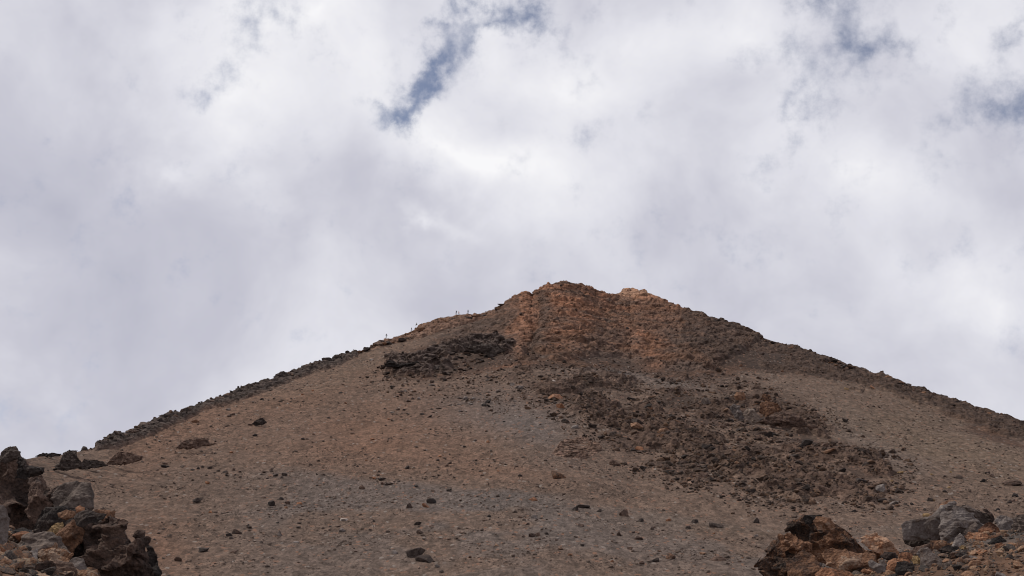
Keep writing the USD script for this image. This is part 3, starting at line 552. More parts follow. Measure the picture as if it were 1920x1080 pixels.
# ------------------------------------------------------------------ single stones and boulders lying on the slope (position, width, height in photograph pixels)
_seed = [1000]
def boulder(name, label, cat, px, py, w, h, mat, style='angular', sub=3, group=None, turn=0, tilt=0, lumps=1.0, depth=.85, sink=.42):
    _seed[0] += 1
    p = at(px, py); D = np.linalg.norm(p - [0, 0, EYE]); W, H = w * D / FPX, h * D / FPX
    H *= 1 + sink * .9
    v, f = rock(_seed[0], style, sub, (W, max(W * depth, H * .8), H), tilt, turn, lumps)
    g = rest(at(px, py + h / 2)[None])[0]                        # its foot on the ground, or on the outcrop there
    m = place(obj(name, (v, f), M[mat], smooth=sub >= 4), [g[0], g[1], g[2] + H * (.5 - sink * .9)])
    tag(m, label, cat, group); return m
B = [
 ('boulder', 'glossy black lava boulder in the foreground ash, the pair\'s upper one', 779, 1042, 35, 19, 'dark_lava', 'angular'),
 ('boulder', 'reddish brown boulder leaning on the black boulder in the foreground ash', 797, 1055, 38, 15, 'brown_lava', 'angular'),
 ('stone', 'small pale grey stone left of the black and brown boulder pair', 740, 1041, 13, 8, 'grey_rock', 'round'),
 ('boulder', 'black stone right behind the bright orange stone in the grey ash', 809, 938, 19, 10, 'dark_lava', 'round'),
 ('stone', 'bright orange stone in the grey ash beside a black stone', 799.5, 947, 17, 9, 'orange_rock', 'angular'),
 ('stone', 'dark brown stone left of the bright orange stone in the ash', 768, 948, 14, 10, 'brown_lava', 'angular'),
 ('stone', 'dark grey stone standing alone right of the long flat black stone, left ash', 509.5, 937, 14, 11, 'dark_lava', 'angular'),
 ('stone', 'long flat black stone in the upper left of the grey ash', 369, 931, 20, 9, 'dark_lava', 'slab'),
 ('stone', 'flat brown stone of a pair on the left ash, the larger one', 445, 996, 19, 9, 'brown_lava', 'round'),
 ('stone', 'thin dark stone touching the larger flat brown stone on the left ash', 431, 1001, 13, 6, 'dark_lava', 'slab'),
 ('stone', 'flat black stone near the left rock pile', 381, 1031, 19, 9, 'dark_lava', 'angular'),
 ('stone', 'dark stone just right of the flat black stone near the left pile', 438, 1038, 15, 7, 'brown_lava', 'angular'),
 ('stone', 'brown stone nearest to the right edge of the left rock pile', 333, 1049, 15, 9, 'brown_lava', 'round'),
 ('stone', 'upright grey stone in the middle of the left ash', 524, 998, 11, 12, 'grey_rock', 'angular'),
 ('stone', 'thin pale tan slab lying in the grey ash', 644.5, 975.5, 15, 5, 'pale_rock', 'slab'),
 ('stone', 'small black stone above the reddish brown one, right of the pale tan slab', 783, 986, 15, 7, 'dark_lava', 'angular'),
 ('stone', 'small reddish brown stone below a black one, right of the pale tan slab', 788, 1002, 15, 8, 'brown_lava', 'angular'),
 ('stone', 'brown stone on the ash just under the dark edge line, left of centre', 679, 906, 12, 8, 'brown_lava', 'round'),
 ('stone', 'small orange stone on the dark edge line of the ash', 701, 891.5, 8, 5, 'orange_rock', 'angular'),
 ('stone', 'flat black stone on the dark edge line of the ash', 716, 895, 17, 5, 'dark_lava', 'slab'),
 ('stone', 'orange stone in the left cinder above the grey ash', 389, 899, 10, 6, 'orange_rock', 'angular'),
 ('stone', 'flat orange stone in the left ash beside a brown patch', 562, 933, 11, 5, 'orange_rock', 'slab'),
 ('stone', 'small orange stone in the left ash below the long flat black stone', 395, 951, 9, 5, 'orange_rock', 'angular'),
 ('stone', 'grey black stone alone on the brown cinder in mid slope', 763, 873, 10, 8, 'dark_lava', 'angular'),
 ('boulder', 'large brown boulder with dark foot in the middle of the slope', 1048, 889, 28, 17, 'rust_dark', 'angular'),
 ('stone', 'flat orange tan slab on the edge of the grey ash, centre', 1000, 932, 19, 7, 'orange_rock', 'slab'),
 ('stone', 'black stone at the end of the short dark stone row, centre right', 1078, 954.5, 15, 8, 'dark_lava', 'angular'),
 ('stone', 'long low black stone in the short dark row, centre right', 1093, 949.5, 26, 5, 'dark_lava', 'slab'),
 ('stone', 'dark stone closing the short dark row on its right', 1122, 955, 12, 6, 'dark_lava', 'angular'),
 ('stone', 'peaked tan brown stone right of the short dark stone row', 1169, 956, 18, 14, 'brown_lava', 'angular'),
 ('stone', 'black stone in the blue grey ash right of the peaked stone', 1201, 971.5, 12, 7, 'dark_lava', 'angular'),
 ('stone', 'black stone in the blue grey ash below the small orange stone, right of centre', 1290, 980, 11, 7, 'dark_lava', 'round'),
 ('stone', 'small orange stone at the right end of the blue grey ash', 1253, 968, 11, 5, 'orange_rock', 'slab'),
 ('stone', 'brown black stone with a pale top in the ash, right of centre', 1161, 998, 10, 9, 'brown_lava', 'clinker'),
 ('stone', 'lumpy dark brown stone in the ash, right of centre', 1197, 1006, 17, 8, 'brown_lava', 'clinker'),
 ('stone', 'brown hollow stone of two close together in the centre ash', 1008, 1010, 11, 7, 'brown_lava', 'round'),
 ('stone', 'grey black stone of two close together in the centre ash', 1025, 1008, 9, 6, 'dark_lava', 'round'),
 ('stone', 'tiny black stone in the bottom ash, right of centre', 1092, 1032, 8, 5, 'dark_lava', 'round'),
 ('stone', 'flat brown stone in the bottom ash, right of centre', 1181, 1034, 11, 5, 'brown_lava', 'slab'),
 ('stone', 'rusty brown stone in the bottom ash at the centre', 931, 1029, 10, 6, 'rust_rock', 'angular'),
 ('stone', 'dark grey flat stone at the bottom, right of centre', 1226, 1055, 20, 8, 'dark_lava', 'angular'),
 ('stone', 'brown orange leaning slab at the bottom, right of centre', 1258, 1046, 19, 12, 'rust_rock', 'angular'),
 ('stone', 'flat orange stone at the bottom centre of the ash', 1069, 1049, 10, 4, 'orange_rock', 'slab'),
 ('stone', 'small orange stone at the bottom, left of the dark grey flat stone', 1147, 1060, 8, 4, 'orange_rock', 'slab'),
 ('boulder', 'wide dark stone in the ash left of the rust boulder', 1344, 975, 27, 10, 'dark_lava', 'angular'),
 ('stone', 'dark stone just left of the wide dark stone in the ash', 1303, 967, 15, 8, 'dark_lava', 'angular'),
 ('stone', 'pointed dark stone in the ash above the rust boulder pile', 1418, 966, 12, 11, 'dark_lava', 'angular'),
 ('boulder', 'lumpy brown stone on the bottom ash left of the rust boulder', 1346, 1048, 32, 11, 'brown_lava', 'clinker'),
 ('boulder', 'grey block with a pale rim at the foot of the dark flow', 1650, 910, 22, 14, 'grey_rock', 'angular'),
 ('stone', 'grey slab in the cinder just below the pale rimmed grey block', 1675, 938, 18, 7, 'grey_rock', 'slab'),
 ('stone', 'small dark stone in the cinder right of the rust boulder', 1600, 953, 12, 5, 'dark_lava', 'slab'),
 ('stone', 'bright orange stone at the left edge of the dark flow', 1198, 837, 18, 7, 'orange_rock', 'angular'),
 ('stone', 'white stone with a grey foot above the dark flow', 1040, 714, 9, 6, 'pale_rock', 'angular'),
 ('stone', 'white stone on the cinder chute below the skyline', 697, 676, 8, 4, 'pale_rock', 'slab'),
 ('stone', 'small dark knob on the left skyline between the low rock and the wall', 158, 839, 13, 9, 'dark_lava', 'clinker'),
 ('stone', 'orange slab above the left end of the dark flow', 1042, 736, 34, 12, 'orange_rock', 'slab'),
 ('stone', 'tan orange stone below the orange slab, left end of the flow', 1052, 758, 18, 9, 'orange_rock', 'angular'),
 ('stone', 'grey stone in the ash left of the dark flow', 1078, 798, 14, 7, 'grey_rock', 'angular'),
 ('boulder', 'brown peaked boulder below the flow, right of the large brown boulder', 1320, 886, 17, 11, 'brown_lava', 'angular'),
 ('boulder', 'dark lumpy boulder at the lower left edge of the dark flow', 1152, 858, 22, 11, 'brown_lava', 'clinker'),
 ('stone', 'orange stone on the lower edge of the right skyline band', 1636, 725, 10, 6, 'orange_rock', 'angular'),
 ('stone', 'yellow ochre stone on the cinder under the right skyline band', 1587, 728, 9, 5, 'ochre_rock', 'slab'),
 ('boulder', 'dark lava block at the right edge on the cinder', 1898, 905, 34, 10, 'brown_lava', 'clinker'),
 ('stone', 'rust red stone on the cinder above the left hump', 366, 791, 14, 5, 'rust_rock', 'slab'),
 ('stone', 'black grey stone on the cinder, right of the left hump', 478, 817, 9, 5, 'dark_lava', 'round'),
 ('stone', 'black stone in the ash straight below the tan brown slab pair, far right', 1870, 952, 11, 7, 'dark_lava', 'angular'),
]
for nm, lab, px_, py_, w_, h_, mat_, st_ in B:
    boulder(nm, lab, 'boulder' if nm == 'boulder' else 'stone', px_, py_, w_, h_, mat_, st_, sub=4 if w_ > 22 else 3, lumps=1.25 if st_ == 'clinker' else 1.0)

rng = np.random.default_rng(11)
def many(n, poly, wr, name, label, group, mats, styles, seed, flat=.55):
    rng = np.random.default_rng(seed); poly = np.array(poly, float); done = 0
    while done < n:
        x, y = rng.uniform(poly[:, 0].min(), poly[:, 0].max()), rng.uniform(poly[:, 1].min(), poly[:, 1].max())
        if soft(np.array([x]), np.array([y]), poly, 1)[0] < .9: continue
        w = min(wr[0] * rng.uniform(.02, 1) ** (-1 / 2.4), wr[1])
        boulder(name, label, name, x, y, w, w * flat * rng.uniform(.6, 1.25), mats[rng.integers(len(mats))], styles[rng.integers(len(styles))], sub=3 if w > 11 else 2, group=group); done += 1
many(120, [(1040, 745), (1200, 735), (1400, 760), (1500, 790), (1640, 880), (1620, 915), (1420, 912), (1290, 880), (1190, 845), (1100, 795)], (8, 24), 'lava_block', 'dark lava block lying in the ragged flow below the summit', 'lava blocks in the dark flow', ['dark_lava', 'brown_lava', 'dark_lava', 'brown_lava', 'rust_rock'], ['angular', 'slab', 'clinker', 'slab'], 201, .42)
many(60, [(320, 905), (700, 925), (1000, 965), (1420, 990), (1400, 1075), (330, 1075)], (5.5, 12), 'ash_stone', 'small dark stone strewn on the grey ash in the foreground', 'small stones on the grey ash', ['dark_lava', 'brown_lava', 'brown_lava', 'rust_rock', 'grey_rock'], ['angular', 'round', 'slab'], 202)
many(40, [(420, 770), (700, 700), (980, 760), (1000, 900), (640, 880), (380, 850)], (5, 9), 'cinder_stone', 'small stone lying on the brown cinder of the middle slope', 'small stones on the brown cinder', ['dark_lava', 'brown_lava', 'grey_rock', 'orange_rock'], ['angular', 'round'], 203)
many(45, [(1660, 880), (1910, 880), (1910, 960), (1560, 965), (1580, 930)], (5.5, 13), 'slope_stone', 'dark stone scattered on the cinder above the right rock pile', 'stones on the cinder at the right', ['dark_lava', 'brown_lava', 'dark_lava', 'ochre_rock'], ['angular', 'slab', 'round'], 204, .5)
many(30, [(300, 855), (460, 875), (760, 900), (900, 915), (900, 925), (740, 908), (440, 884), (300, 866)], (6, 11), 'edge_stone', 'dark stone along the edge between brown cinder and grey ash', 'stones along the ash edge', ['dark_lava', 'dark_lava', 'brown_lava'], ['angular', 'slab'], 205)
many(50, [(720, 700), (800, 702), (900, 690), (985, 715), (960, 760), (860, 760), (740, 790), (705, 770)], (6, 13), 'fallen_stone', 'dark stone fallen below the cliff left of the gully', 'stones fallen below the cliff', ['dark_lava', 'brown_lava', 'grey_rock'], ['angular', 'slab'], 206, .5)

# ------------------------------------------------------------------ the two rock piles near the viewpoint
def carved(name, label, zoom, pts, D, mat, style, seed, depth=.9, lean=.25, relief=1.0, fine=42, grow=1.07, dist=None, cat=None, scale=None, out=0.0):
    """A boulder with a known outline (points in a corner of the photograph), a broken front and back of several planes, thickness and rough skin."""
    import shapely
    x0, y0, k = zoom; pts = np.array(pts, float) / k + [x0, y0]
    rng = np.random.default_rng(seed)
    pts = pts.mean(0) + (pts - pts.mean(0)) * grow
    cx, cy = (pts.min(0) + pts.max(0)) / 2
    if D is None:                                                # far away: standing on the mountain's face
        g = at(cx, min(pts[:, 1].max(), 1075.0)); D = math.hypot(g[0], g[1]) - out
    c = pix_dir(cx, cy); c = np.array([0, 0, EYE]) + c * (D / math.hypot(c[0], c[1]))
    q = np.stack([(pts[:, 0] - cx), -(pts[:, 1] - cy)], -1) * D / FPX
    if shapely.Polygon(q).exterior.is_ccw is False: q = q[::-1]
    # a broken edge: every side split once and nudged
    e = np.roll(q, -1, 0) - q; mid = q + e * rng.uniform(.35, .65, (len(q), 1)) + rng.normal(0, .035, q.shape) * np.linalg.norm(e, axis=1, keepdims=True)
    q = np.stack([q, mid], 1).reshape(-1, 2)
    S = scale or math.sqrt(abs(shapely.Polygon(q).area)); dep = depth * S
    ln = max(.013, S / fine)
    m = m3.Manifold.extrude(m3.CrossSection([q.tolist()], m3.FillRule.Positive), dep).refine_to_length(ln).to_mesh()
    v, f = np.array(m.vert_properties[:, :3], float), np.array(m.tri_verts)
    side = (v[:, 2] / dep) * 2 - 1                                # -1 the front, 1 the back
    g = shapely.Polygon(q); g = g if g.is_valid else g.buffer(0)
    edge = shapely.distance(g.exterior, shapely.points(v[:, 0], v[:, 1])) / S
    u = v[:, :2] / S
    def thick():
        a = rng.normal(0, 1.15, (6, 2)); b = rng.uniform(.55, 1.0, 6)
        return np.clip((b[None] + u @ a.T - (u.mean(0) @ a.T)[None]).min(1), .12, 1.1)
    round_ = np.sqrt(np.clip(edge / (.24 if style == 'round' else .13), 0, 1))
    tf, tb = thick() * (.22 + .78 * round_), thick() * (.3 + .7 * round_)
    if style == 'slab': tf, tb = tf * .8, tb * .8
    y = np.where(side < 0, side * tf, side * tb) * dep / 2
    V = np.stack([v[:, 0], y + lean * v[:, 1], v[:, 1]], -1)
    t = trimesh.Trimesh(V, f, process=False); n = np.array(t.vertex_normals)
    w = V / S + rng.uniform(-40, 40, 3)
    w = w + .25 * np.stack([fbm(w * 1.7, 3, seed + k_) - .5 for k_ in (1, 2, 3)], -1)
    if style == 'clinker': h = .16 * (ridged(w * 2.2, 3, seed) - .55) + .10 * (fbm(w * 5.5, 4, seed + 4) - .5) + .06 * (ridged(w * 9, 3, seed + 5) - .55)
    elif style == 'crag':                                         # deep clefts between lumps, pitted skin
        vo = ridged(w * [1.5, 1.5, 1.9], 2, seed); h = .22 * (fbm(w * 1.5, 2, seed + 2) - .5) - .24 * sstep(.74, .97, vo) + .15 * (ridged(w * [3.2, 3.2, 4.6], 3, seed + 4) - .5) + .085 * (ridged(w * 8, 4, seed + 5) - .5)
    elif style == 'layered': h = .12 * (ridged(w * [1.2, 1.2, 3.2], 3, seed) - .55) + .07 * (fbm(w * 5, 4, seed + 4) - .5) + .055 * (ridged(w * [5, 5, 11], 4, seed + 5) - .5) - .07 * sstep(.8, .96, ridged(w * [1.6, 1.6, 2.6], 2, seed + 8))
    elif style == 'round': h = .06 * (fbm(w * 3, 4, seed) - .5) + .03 * (ridged(w * 7, 3, seed + 5) - .5)
    else: h = .055 * (fbm(w * 2.6, 4, seed) - .5) - .05 * sstep(.78, .95, ridged(w * 2.0, 2, seed + 6)) + .030 * (fbm(w * 9, 4, seed + 7) - .5)
    V = V + n * (h * S * relief)[:, None]
    if dist is not None:                                          # a long mass follows the ground it stands on
        off = c - [0, 0, EYE]; k_ = dist(cx + V[:, 0] * FPX / D) / D; V = (V + off) * k_[:, None] - off
    o = place(obj(name, (V, f), M[mat]), c); tag(o, label, cat or name); return o
ZL, ZR, ZS = (0, 830, 4.32), (1430, 920, 6.752), (1670, 920, 6.752)
CARVED = [
 # left pile
 ('boulder', 'tall craggy dark brown lava mass at the left edge of the picture', ZL, [(-160, 170), (0, 165), (60, 180), (140, 195), (230, 215), (240, 250), (300, 320), (340, 420), (420, 470), (430, 540), (400, 640), (380, 700), (250, 780), (120, 800), (-160, 800)], 17.6, 'brown_lava', 'crag', 1.1, .35, 1.0),
 ('boulder', 'dark pinnacle on top of the craggy mass at the left edge', ZL, [(15, 100), (40, 50), (75, 35), (110, 65), (155, 75), (140, 130), (60, 160), (10, 140)], 17.5, 'dark_lava', 'angular', .9, .2, 1.2),
 ('boulder', 'black clinker knob right of the pinnacle, left pile', ZL, [(140, 120), (190, 125), (230, 180), (300, 190), (350, 200), (360, 240), (300, 265), (230, 290), (150, 280)], 17.2, 'dark_lava', 'clinker', .9, .2, 1.2),
 ('boulder', 'dark reddish lava buttress under the black knob, left pile', ZL, [(200, 300), (270, 290), (330, 350), (345, 430), (420, 480), (425, 560), (390, 640), (300, 640), (230, 560), (240, 440)], 16.8, 'brown_lava', 'clinker', .9, .3, 1.2),
 ('boulder', 'flat faced grey brown boulder on top of the left pile', ZL, [(430, 420), (470, 370), (540, 330), (700, 335), (725, 400), (755, 520), (720, 560), (560, 560), (470, 520)], 16.9, 'tan_grey', 'angular', .9, .3, .8),
 ('boulder', 'great dark brown layered boulder at the right of the left pile', ZL, [(560, 900), (610, 800), (650, 720), (760, 650), (840, 600), (920, 640), (950, 720), (1040, 745), (1130, 840), (1190, 920), (1240, 1000), (1250, 1100), (1230, 1250), (650, 1250), (640, 1050)], 15.2, 'brown_lava', 'layered', .9, .3, 1.9),
 ('boulder', 'dark shoulder of rock at the far right foot of the left pile', ZL, [(1160, 830), (1240, 890), (1265, 950), (1310, 1060), (1320, 1250), (1130, 1250), (1180, 1000)], 15.5, 'dark_lava', 'clinker', .9, .3, 1.0),
 ('stone', 'smooth maroon slab resting on the great dark boulder', ZL, [(610, 600), (640, 570), (700, 550), (840, 580), (830, 615), (750, 645), (690, 680), (640, 665)], 15.0, 'dark_lava', 'angular', .8, .5, .6),
 ('stone', 'rust brown stone above the great boulder, next to the maroon slab', ZL, [(760, 545), (830, 540), (920, 560), (940, 640), (880, 660), (800, 610)], 15.6, 'rust_rock', 'clinker', .9, .3, 1.0),
 ('stone', 'brown knob on the right shoulder of the great boulder', ZL, [(1080, 760), (1090, 730), (1120, 705), (1170, 720), (1175, 790), (1130, 850)], 15.5, 'brown_lava', 'clinker', .9, .2, 1.2),
 ('stone', 'dark rough knob higher on the right shoulder of the great boulder', ZL, [(950, 640), (990, 620), (1030, 640), (1030, 700), (970, 730)], 15.2, 'brown_lava', 'clinker', .9, .2, 1.0),
 ('boulder', 'brown boulder left of the great dark boulder, under the maroon slab', ZL, [(440, 780), (520, 690), (600, 620), (660, 680), (660, 760), (620, 840), (580, 900), (480, 860)], 15.3, 'rust_rock', 'angular', .9, .35, 1.0),
 ('stone', 'yellow ochre stone wedged in the left pile', ZL, [(385, 720), (430, 660), (490, 645), (510, 700), (450, 760), (400, 765)], 15.4, 'ochre_rock', 'clinker', .9, .3, 1.0),
 ('stone', 'orange brown stone under the flat faced boulder', ZL, [(470, 570), (530, 545), (600, 560), (610, 600), (540, 625), (480, 600)], 16.0, 'rust_rock', 'round', .9, .3, 1.0),
 ('stone', 'small orange stone left of the maroon slab', ZL, [(610, 530), (640, 510), (680, 530), (680, 570), (630, 590)], 16.0, 'orange_rock', 'round', .9, .3, 1.0),
 ('boulder', 'grey topped boulder behind the tan block, lower left', ZL, [(150, 850), (200, 770), (330, 735), (390, 740), (470, 820), (540, 890), (520, 980), (300, 1000), (160, 960)], 14.9, 'tan_grey', 'angular', .9, .4, 1.3),
 ('boulder', 'tan and rust cracked block in the lower left corner', ZL, [(290, 900), (330, 860), (430, 840), (560, 910), (565, 1010), (470, 1040), (320, 1030)], 14.4, 'rust_rock', 'layered', .9, .4, 1.2),
 ('stone', 'pale grey wedge in front of the tan block, lower left', ZL, [(195, 930), (240, 880), (285, 870), (300, 960), (270, 1000), (220, 990)], 14.4, 'grey_rock', 'angular', .8, .4, .7),
 ('boulder', 'brown flat topped block at the bottom edge, left pile', ZL, [(330, 1050), (440, 970), (540, 1000), (590, 1060), (580, 1250), (330, 1250)], 13.8, 'brown_lava', 'angular', .9, .5, .8),
 ('stone', 'grey rounded stone between the tan block and the great boulder', ZL, [(560, 960), (610, 935), (660, 950), (695, 1010), (680, 1080), (600, 1080), (560, 1020)], 14.2, 'grey_rock', 'round', .9, .4, 1.0),
 ('stone', 'rust stone at the bottom edge under the great boulder', ZL, [(590, 1070), (650, 1040), (760, 1045), (790, 1100), (760, 1200), (600, 1200)], 13.8, 'rust_rock', 'angular', .9, .4, .9),
 ('boulder', 'pale grey slab at the very left edge, lower half', ZL, [(-120, 530), (0, 535), (30, 580), (55, 690), (40, 900), (-120, 930)], 14.8, 'grey_rock', 'angular', .6, .1, .9),
 ('stone', 'dark brown stone between the grey topped boulder and the left edge', ZL, [(40, 780), (90, 740), (160, 790), (180, 860), (120, 900), (50, 880)], 15.2, 'brown_lava', 'clinker', .9, .3, 1.0),
 ('stone', 'rust stone left of the pale grey wedge in the lower left', ZL, [(70, 900), (130, 875), (190, 920), (180, 980), (100, 990)], 14.6, 'rust_rock', 'clinker', .9, .3, 1.0),
 ('stone', 'rust red stone at the bottom, far left', ZL, [(90, 1030), (130, 990), (180, 1020), (180, 1070), (120, 1080)], 13.9, 'orange_rock', 'angular', .9, .4, .9),
 ('stone', 'pale grey flat stone in the bottom left corner', ZL, [(-60, 1010), (60, 1020), (170, 1060), (160, 1150), (-60, 1150)], 13.5, 'tan_grey', 'angular', .8, .6, .7),
 ('boulder', 'added dark filler rock in the shadowed gap behind the ochre stone in the left pile', ZL, [(330, 560), (560, 540), (800, 590), (960, 680), (1000, 800), (700, 950), (400, 900), (300, 720)], 16.3, 'dark_lava', 'clinker', .6, .4, 1.0),  # filler lump added to darken the gap between the stones
 # right pile, left part
 ('boulder', 'great rust brown craggy boulder at the left end of the right pile', ZR, [(380, 500), (520, 420), (600, 390), (700, 340), (850, 350), (890, 400), (1010, 460), (1130, 560), (1170, 650), (1330, 790), (1290, 900), (830, 960), (600, 900), (480, 640)], 21.0, 'rust_dark', 'layered', .9, .4, 1.9),
 ('boulder', 'dark craggy flank of the great rust boulder', ZR, [(40, 880), (130, 720), (240, 690), (420, 740), (600, 780), (560, 840), (400, 960), (330, 1250), (50, 1300), (60, 1000)], 20.2, 'rust_dark', 'crag', .9, .4, 1.2),
 ('boulder', 'orange brown hollow ledge on the left of the great rust boulder', ZR, [(170, 730), (260, 590), (330, 530), (440, 555), (460, 620), (560, 660), (620, 750), (480, 800), (300, 780), (190, 810)], 19.8, 'rust_dark', 'crag', 1.0, .5, 1.0),
 ('boulder', 'tan brown cap stone on the great rust boulder', ZR, [(650, 390), (700, 330), (850, 350), (895, 440), (880, 500), (700, 490)], 20.4, 'rust_rock', 'angular', .9, .3, .9),
 ('stone', 'black ragged stone on top of the great rust boulder', ZR, [(515, 350), (540, 310), (640, 305), (770, 300), (720, 350), (650, 405), (550, 420)], 20.7, 'dark_lava', 'clinker', .9, .3, 1.0),
 ('boulder', 'smooth brown rounded boulder before the great rust boulder', ZR, [(330, 920), (430, 850), (560, 760), (640, 810), (720, 930), (730, 1060), (660, 1300), (330, 1300)], 19.3, 'rust_rock', 'round', .9, .4, 1.0),
 ('boulder', 'pointed orange boulder right of the great rust boulder', ZR, [(1275, 605), (1360, 565), (1470, 545), (1560, 600), (1670, 740), (1690, 800), (1500, 810), (1340, 730)], 20.8, 'orange_rock', 'layered', .9, .4, .8),
 ('boulder', 'long tan and grey slab in front of the great rust boulder', ZR, [(790, 800), (940, 750), (1130, 770), (1200, 800), (1380, 790), (1420, 820), (1400, 900), (1250, 950), (1000, 1010), (850, 940)], 19.4, 'rust_rock', 'angular', .8, .6, 1.2),
 ('stone', 'flat orange stone at the bottom edge, left part of right pile', ZR, [(700, 1070), (830, 980), (950, 1010), (1100, 1030), (1140, 1090), (1000, 1250), (720, 1250)], 18.8, 'orange_rock', 'angular', .8, .7, .9),
 ('stone', 'dark grey block with a broken notched top, right pile', ZR, [(1360, 900), (1400, 880), (1480, 930), (1540, 880), (1565, 940), (1530, 1020), (1440, 1035), (1360, 960)], 19.0, 'grey_rock', 'angular', .9, .4, .6),
 ('stone', 'tan brown stone at the right of the long tan slab', ZR, [(1490, 830), (1560, 780), (1680, 790), (1700, 860), (1580, 880)], 19.8, 'brown_lava', 'angular', .9, .5, .9),
 # right pile, right part
 ('boulder', 'wing shaped grey slab with a hollow underside, right pile', ZS, [(175, 430), (230, 390), (420, 370), (520, 330), (640, 220), (800, 165), (815, 195), (720, 330), (650, 450), (640, 520), (670, 640), (540, 650), (490, 575), (400, 585), (290, 610), (180, 600)], 21.5, 'grey_rock', 'angular', .5, .15, .7),
 ('stone', 'dark stone standing in for the shadow in the hollow under the wing shaped slab', ZS, [(180, 610), (300, 590), (480, 570), (560, 650), (480, 730), (300, 710), (200, 670)], 21.6, 'dark_lava', 'angular', .8, .3, .8),  # dark filler, its colour plays the shadow beneath the slab
 ('boulder', 'broad grey boulder with dark pits behind the upright slab', ZS, [(600, 490), (680, 370), (780, 210), (860, 195), (960, 225), (1040, 300), (1110, 400), (1180, 470), (1050, 620), (750, 670), (640, 620)], 21.2, 'grey_rock', 'layered', .9, .4, 1.0),
 ('boulder', 'grey banded slab behind the broad grey boulder', ZS, [(930, 215), (1000, 195), (1170, 280), (1250, 300), (1260, 400), (1180, 460), (1080, 400), (1000, 290)], 22.0, 'tan_grey', 'layered', .8, .4, .9),
 ('stone', 'brown knob at the right end of the grey banded slab', ZS, [(1180, 250), (1230, 235), (1290, 290), (1305, 360), (1270, 400), (1240, 330)], 22.0, 'brown_lava', 'clinker', .9, .3, 1.0),
 ('stone', 'rust strip of rock on the rim of the wing shaped slab', ZS, [(420, 380), (500, 300), (600, 250), (620, 185), (720, 135), (830, 130), (800, 180), (650, 240), (530, 350)], 21.9, 'orange_rock', 'clinker', .6, .2, .7),
 ('boulder', 'bright orange clinker boulder in the middle of the right pile', ZS, [(955, 575), (1020, 530), (1130, 540), (1220, 540), (1285, 600), (1275, 660), (1150, 720), (1060, 700), (980, 630)], 20.4, 'orange_rock', 'clinker', .9, .3, 1.0),
 ('boulder', 'orange lumpy boulder behind the bright orange clinker boulder', ZS, [(1120, 490), (1180, 450), (1260, 400), (1330, 430), (1380, 500), (1375, 580), (1300, 620), (1200, 590), (1140, 550)], 20.9, 'orange_rock', 'clinker', .9, .3, 1.0),
 ('stone', 'pale edged tan slab leaning before the broad grey boulder', ZS, [(925, 525), (990, 460), (1080, 405), (1110, 440), (1060, 510), (970, 570)], 20.6, 'tan_grey', 'angular', .6, .4, .5),
 ('stone', 'smooth upright blue grey slab in the right pile', ZS, [(765, 700), (830, 600), (900, 545), (935, 590), (925, 660), (855, 745)], 20.2, 'grey_rock', 'angular', .5, .5, .4),
 ('boulder', 'square orange brown block under the wing shaped slab', ZS, [(495, 730), (530, 640), (620, 640), (715, 650), (700, 720), (640, 790), (520, 785)], 20.3, 'rust_rock', 'angular', .9, .3, .6),
 ('boulder', 'large dark grey cracked boulder at the bottom of the right pile', ZS, [(430, 870), (470, 780), (560, 775), (620, 830), (680, 900), (725, 960), (730, 1250), (470, 1250), (450, 1000)], 18.9, 'grey_rock', 'angular', .9, .5, 1.0),
 ('stone', 'pale grey faceted stone on the left of the dark cracked boulder', ZS, [(335, 800), (390, 740), (480, 730), (500, 780), (450, 850), (370, 860)], 19.3, 'grey_rock', 'angular', .9, .5, .6),
 ('stone', 'dark grey stone with a tan cap beneath the square block', ZS, [(620, 820), (670, 720), (760, 695), (830, 740), (880, 800), (860, 860), (700, 880)], 19.7, 'dark_lava', 'round', .9, .4, 1.2),
 ('stone', 'small brown grey stone right of the upright slab foot', ZS, [(950, 760), (970, 690), (1010, 665), (1065, 710), (1080, 770), (1000, 800)], 19.9, 'tan_grey', 'round', .9, .4, 1.0),
 ('boulder', 'grey triangular boulder behind the orange lumpy boulder', ZS, [(1335, 380), (1400, 325), (1470, 325), (1540, 365), (1565, 420), (1500, 480), (1390, 500)], 21.7, 'grey_rock', 'angular', .9, .3, .6),
 ('boulder', 'tall grey and tan hollow boulder at the right edge', ZS, [(1470, 700), (1500, 580), (1570, 490), (1600, 400), (1650, 320), (1800, 310), (2000, 400), (2000, 760), (1500, 760)], 20.8, 'tan_grey', 'layered', .9, .3, 1.4),
 ('stone', 'dark grey low stone right of the bright orange clinker boulder', ZS, [(1235, 660), (1300, 620), (1400, 575), (1455, 640), (1390, 690), (1260, 720)], 20.0, 'dark_lava', 'angular', .9, .4, .8),
 ('stone', 'round dark grey stone at the bottom, left of the cracked boulder', ZS, [(65, 1000), (110, 920), (200, 900), (285, 930), (285, 1030), (220, 1090), (80, 1080)], 18.9, 'dark_lava', 'angular', .9, .4, .8),
 ('stone', 'pinkish tan stone behind the round dark grey stone', ZS, [(-50, 960), (0, 890), (60, 865), (230, 880), (240, 930), (120, 990), (-40, 1040)], 19.4, 'orange_rock', 'angular', .9, .5, .8),
 ('stone', 'orange pink stone left of the pale grey faceted stone', ZS, [(105, 830), (150, 780), (270, 795), (285, 850), (200, 880), (120, 870)], 19.8, 'orange_rock', 'round', .9, .4, 1.0),
 ('stone', 'greenish tan slab below the orange pink stone', ZS, [(270, 880), (300, 830), (370, 830), (420, 880), (380, 920), (290, 920)], 19.3, 'ochre_rock', 'angular', .8, .6, .8),
 ('stone', 'pale orange flat stone in the gravel of the right pile', ZS, [(778, 865), (850, 818), (925, 870), (885, 915), (815, 910)], 19.2, 'pale_orange', 'angular', .8, .5, .6),
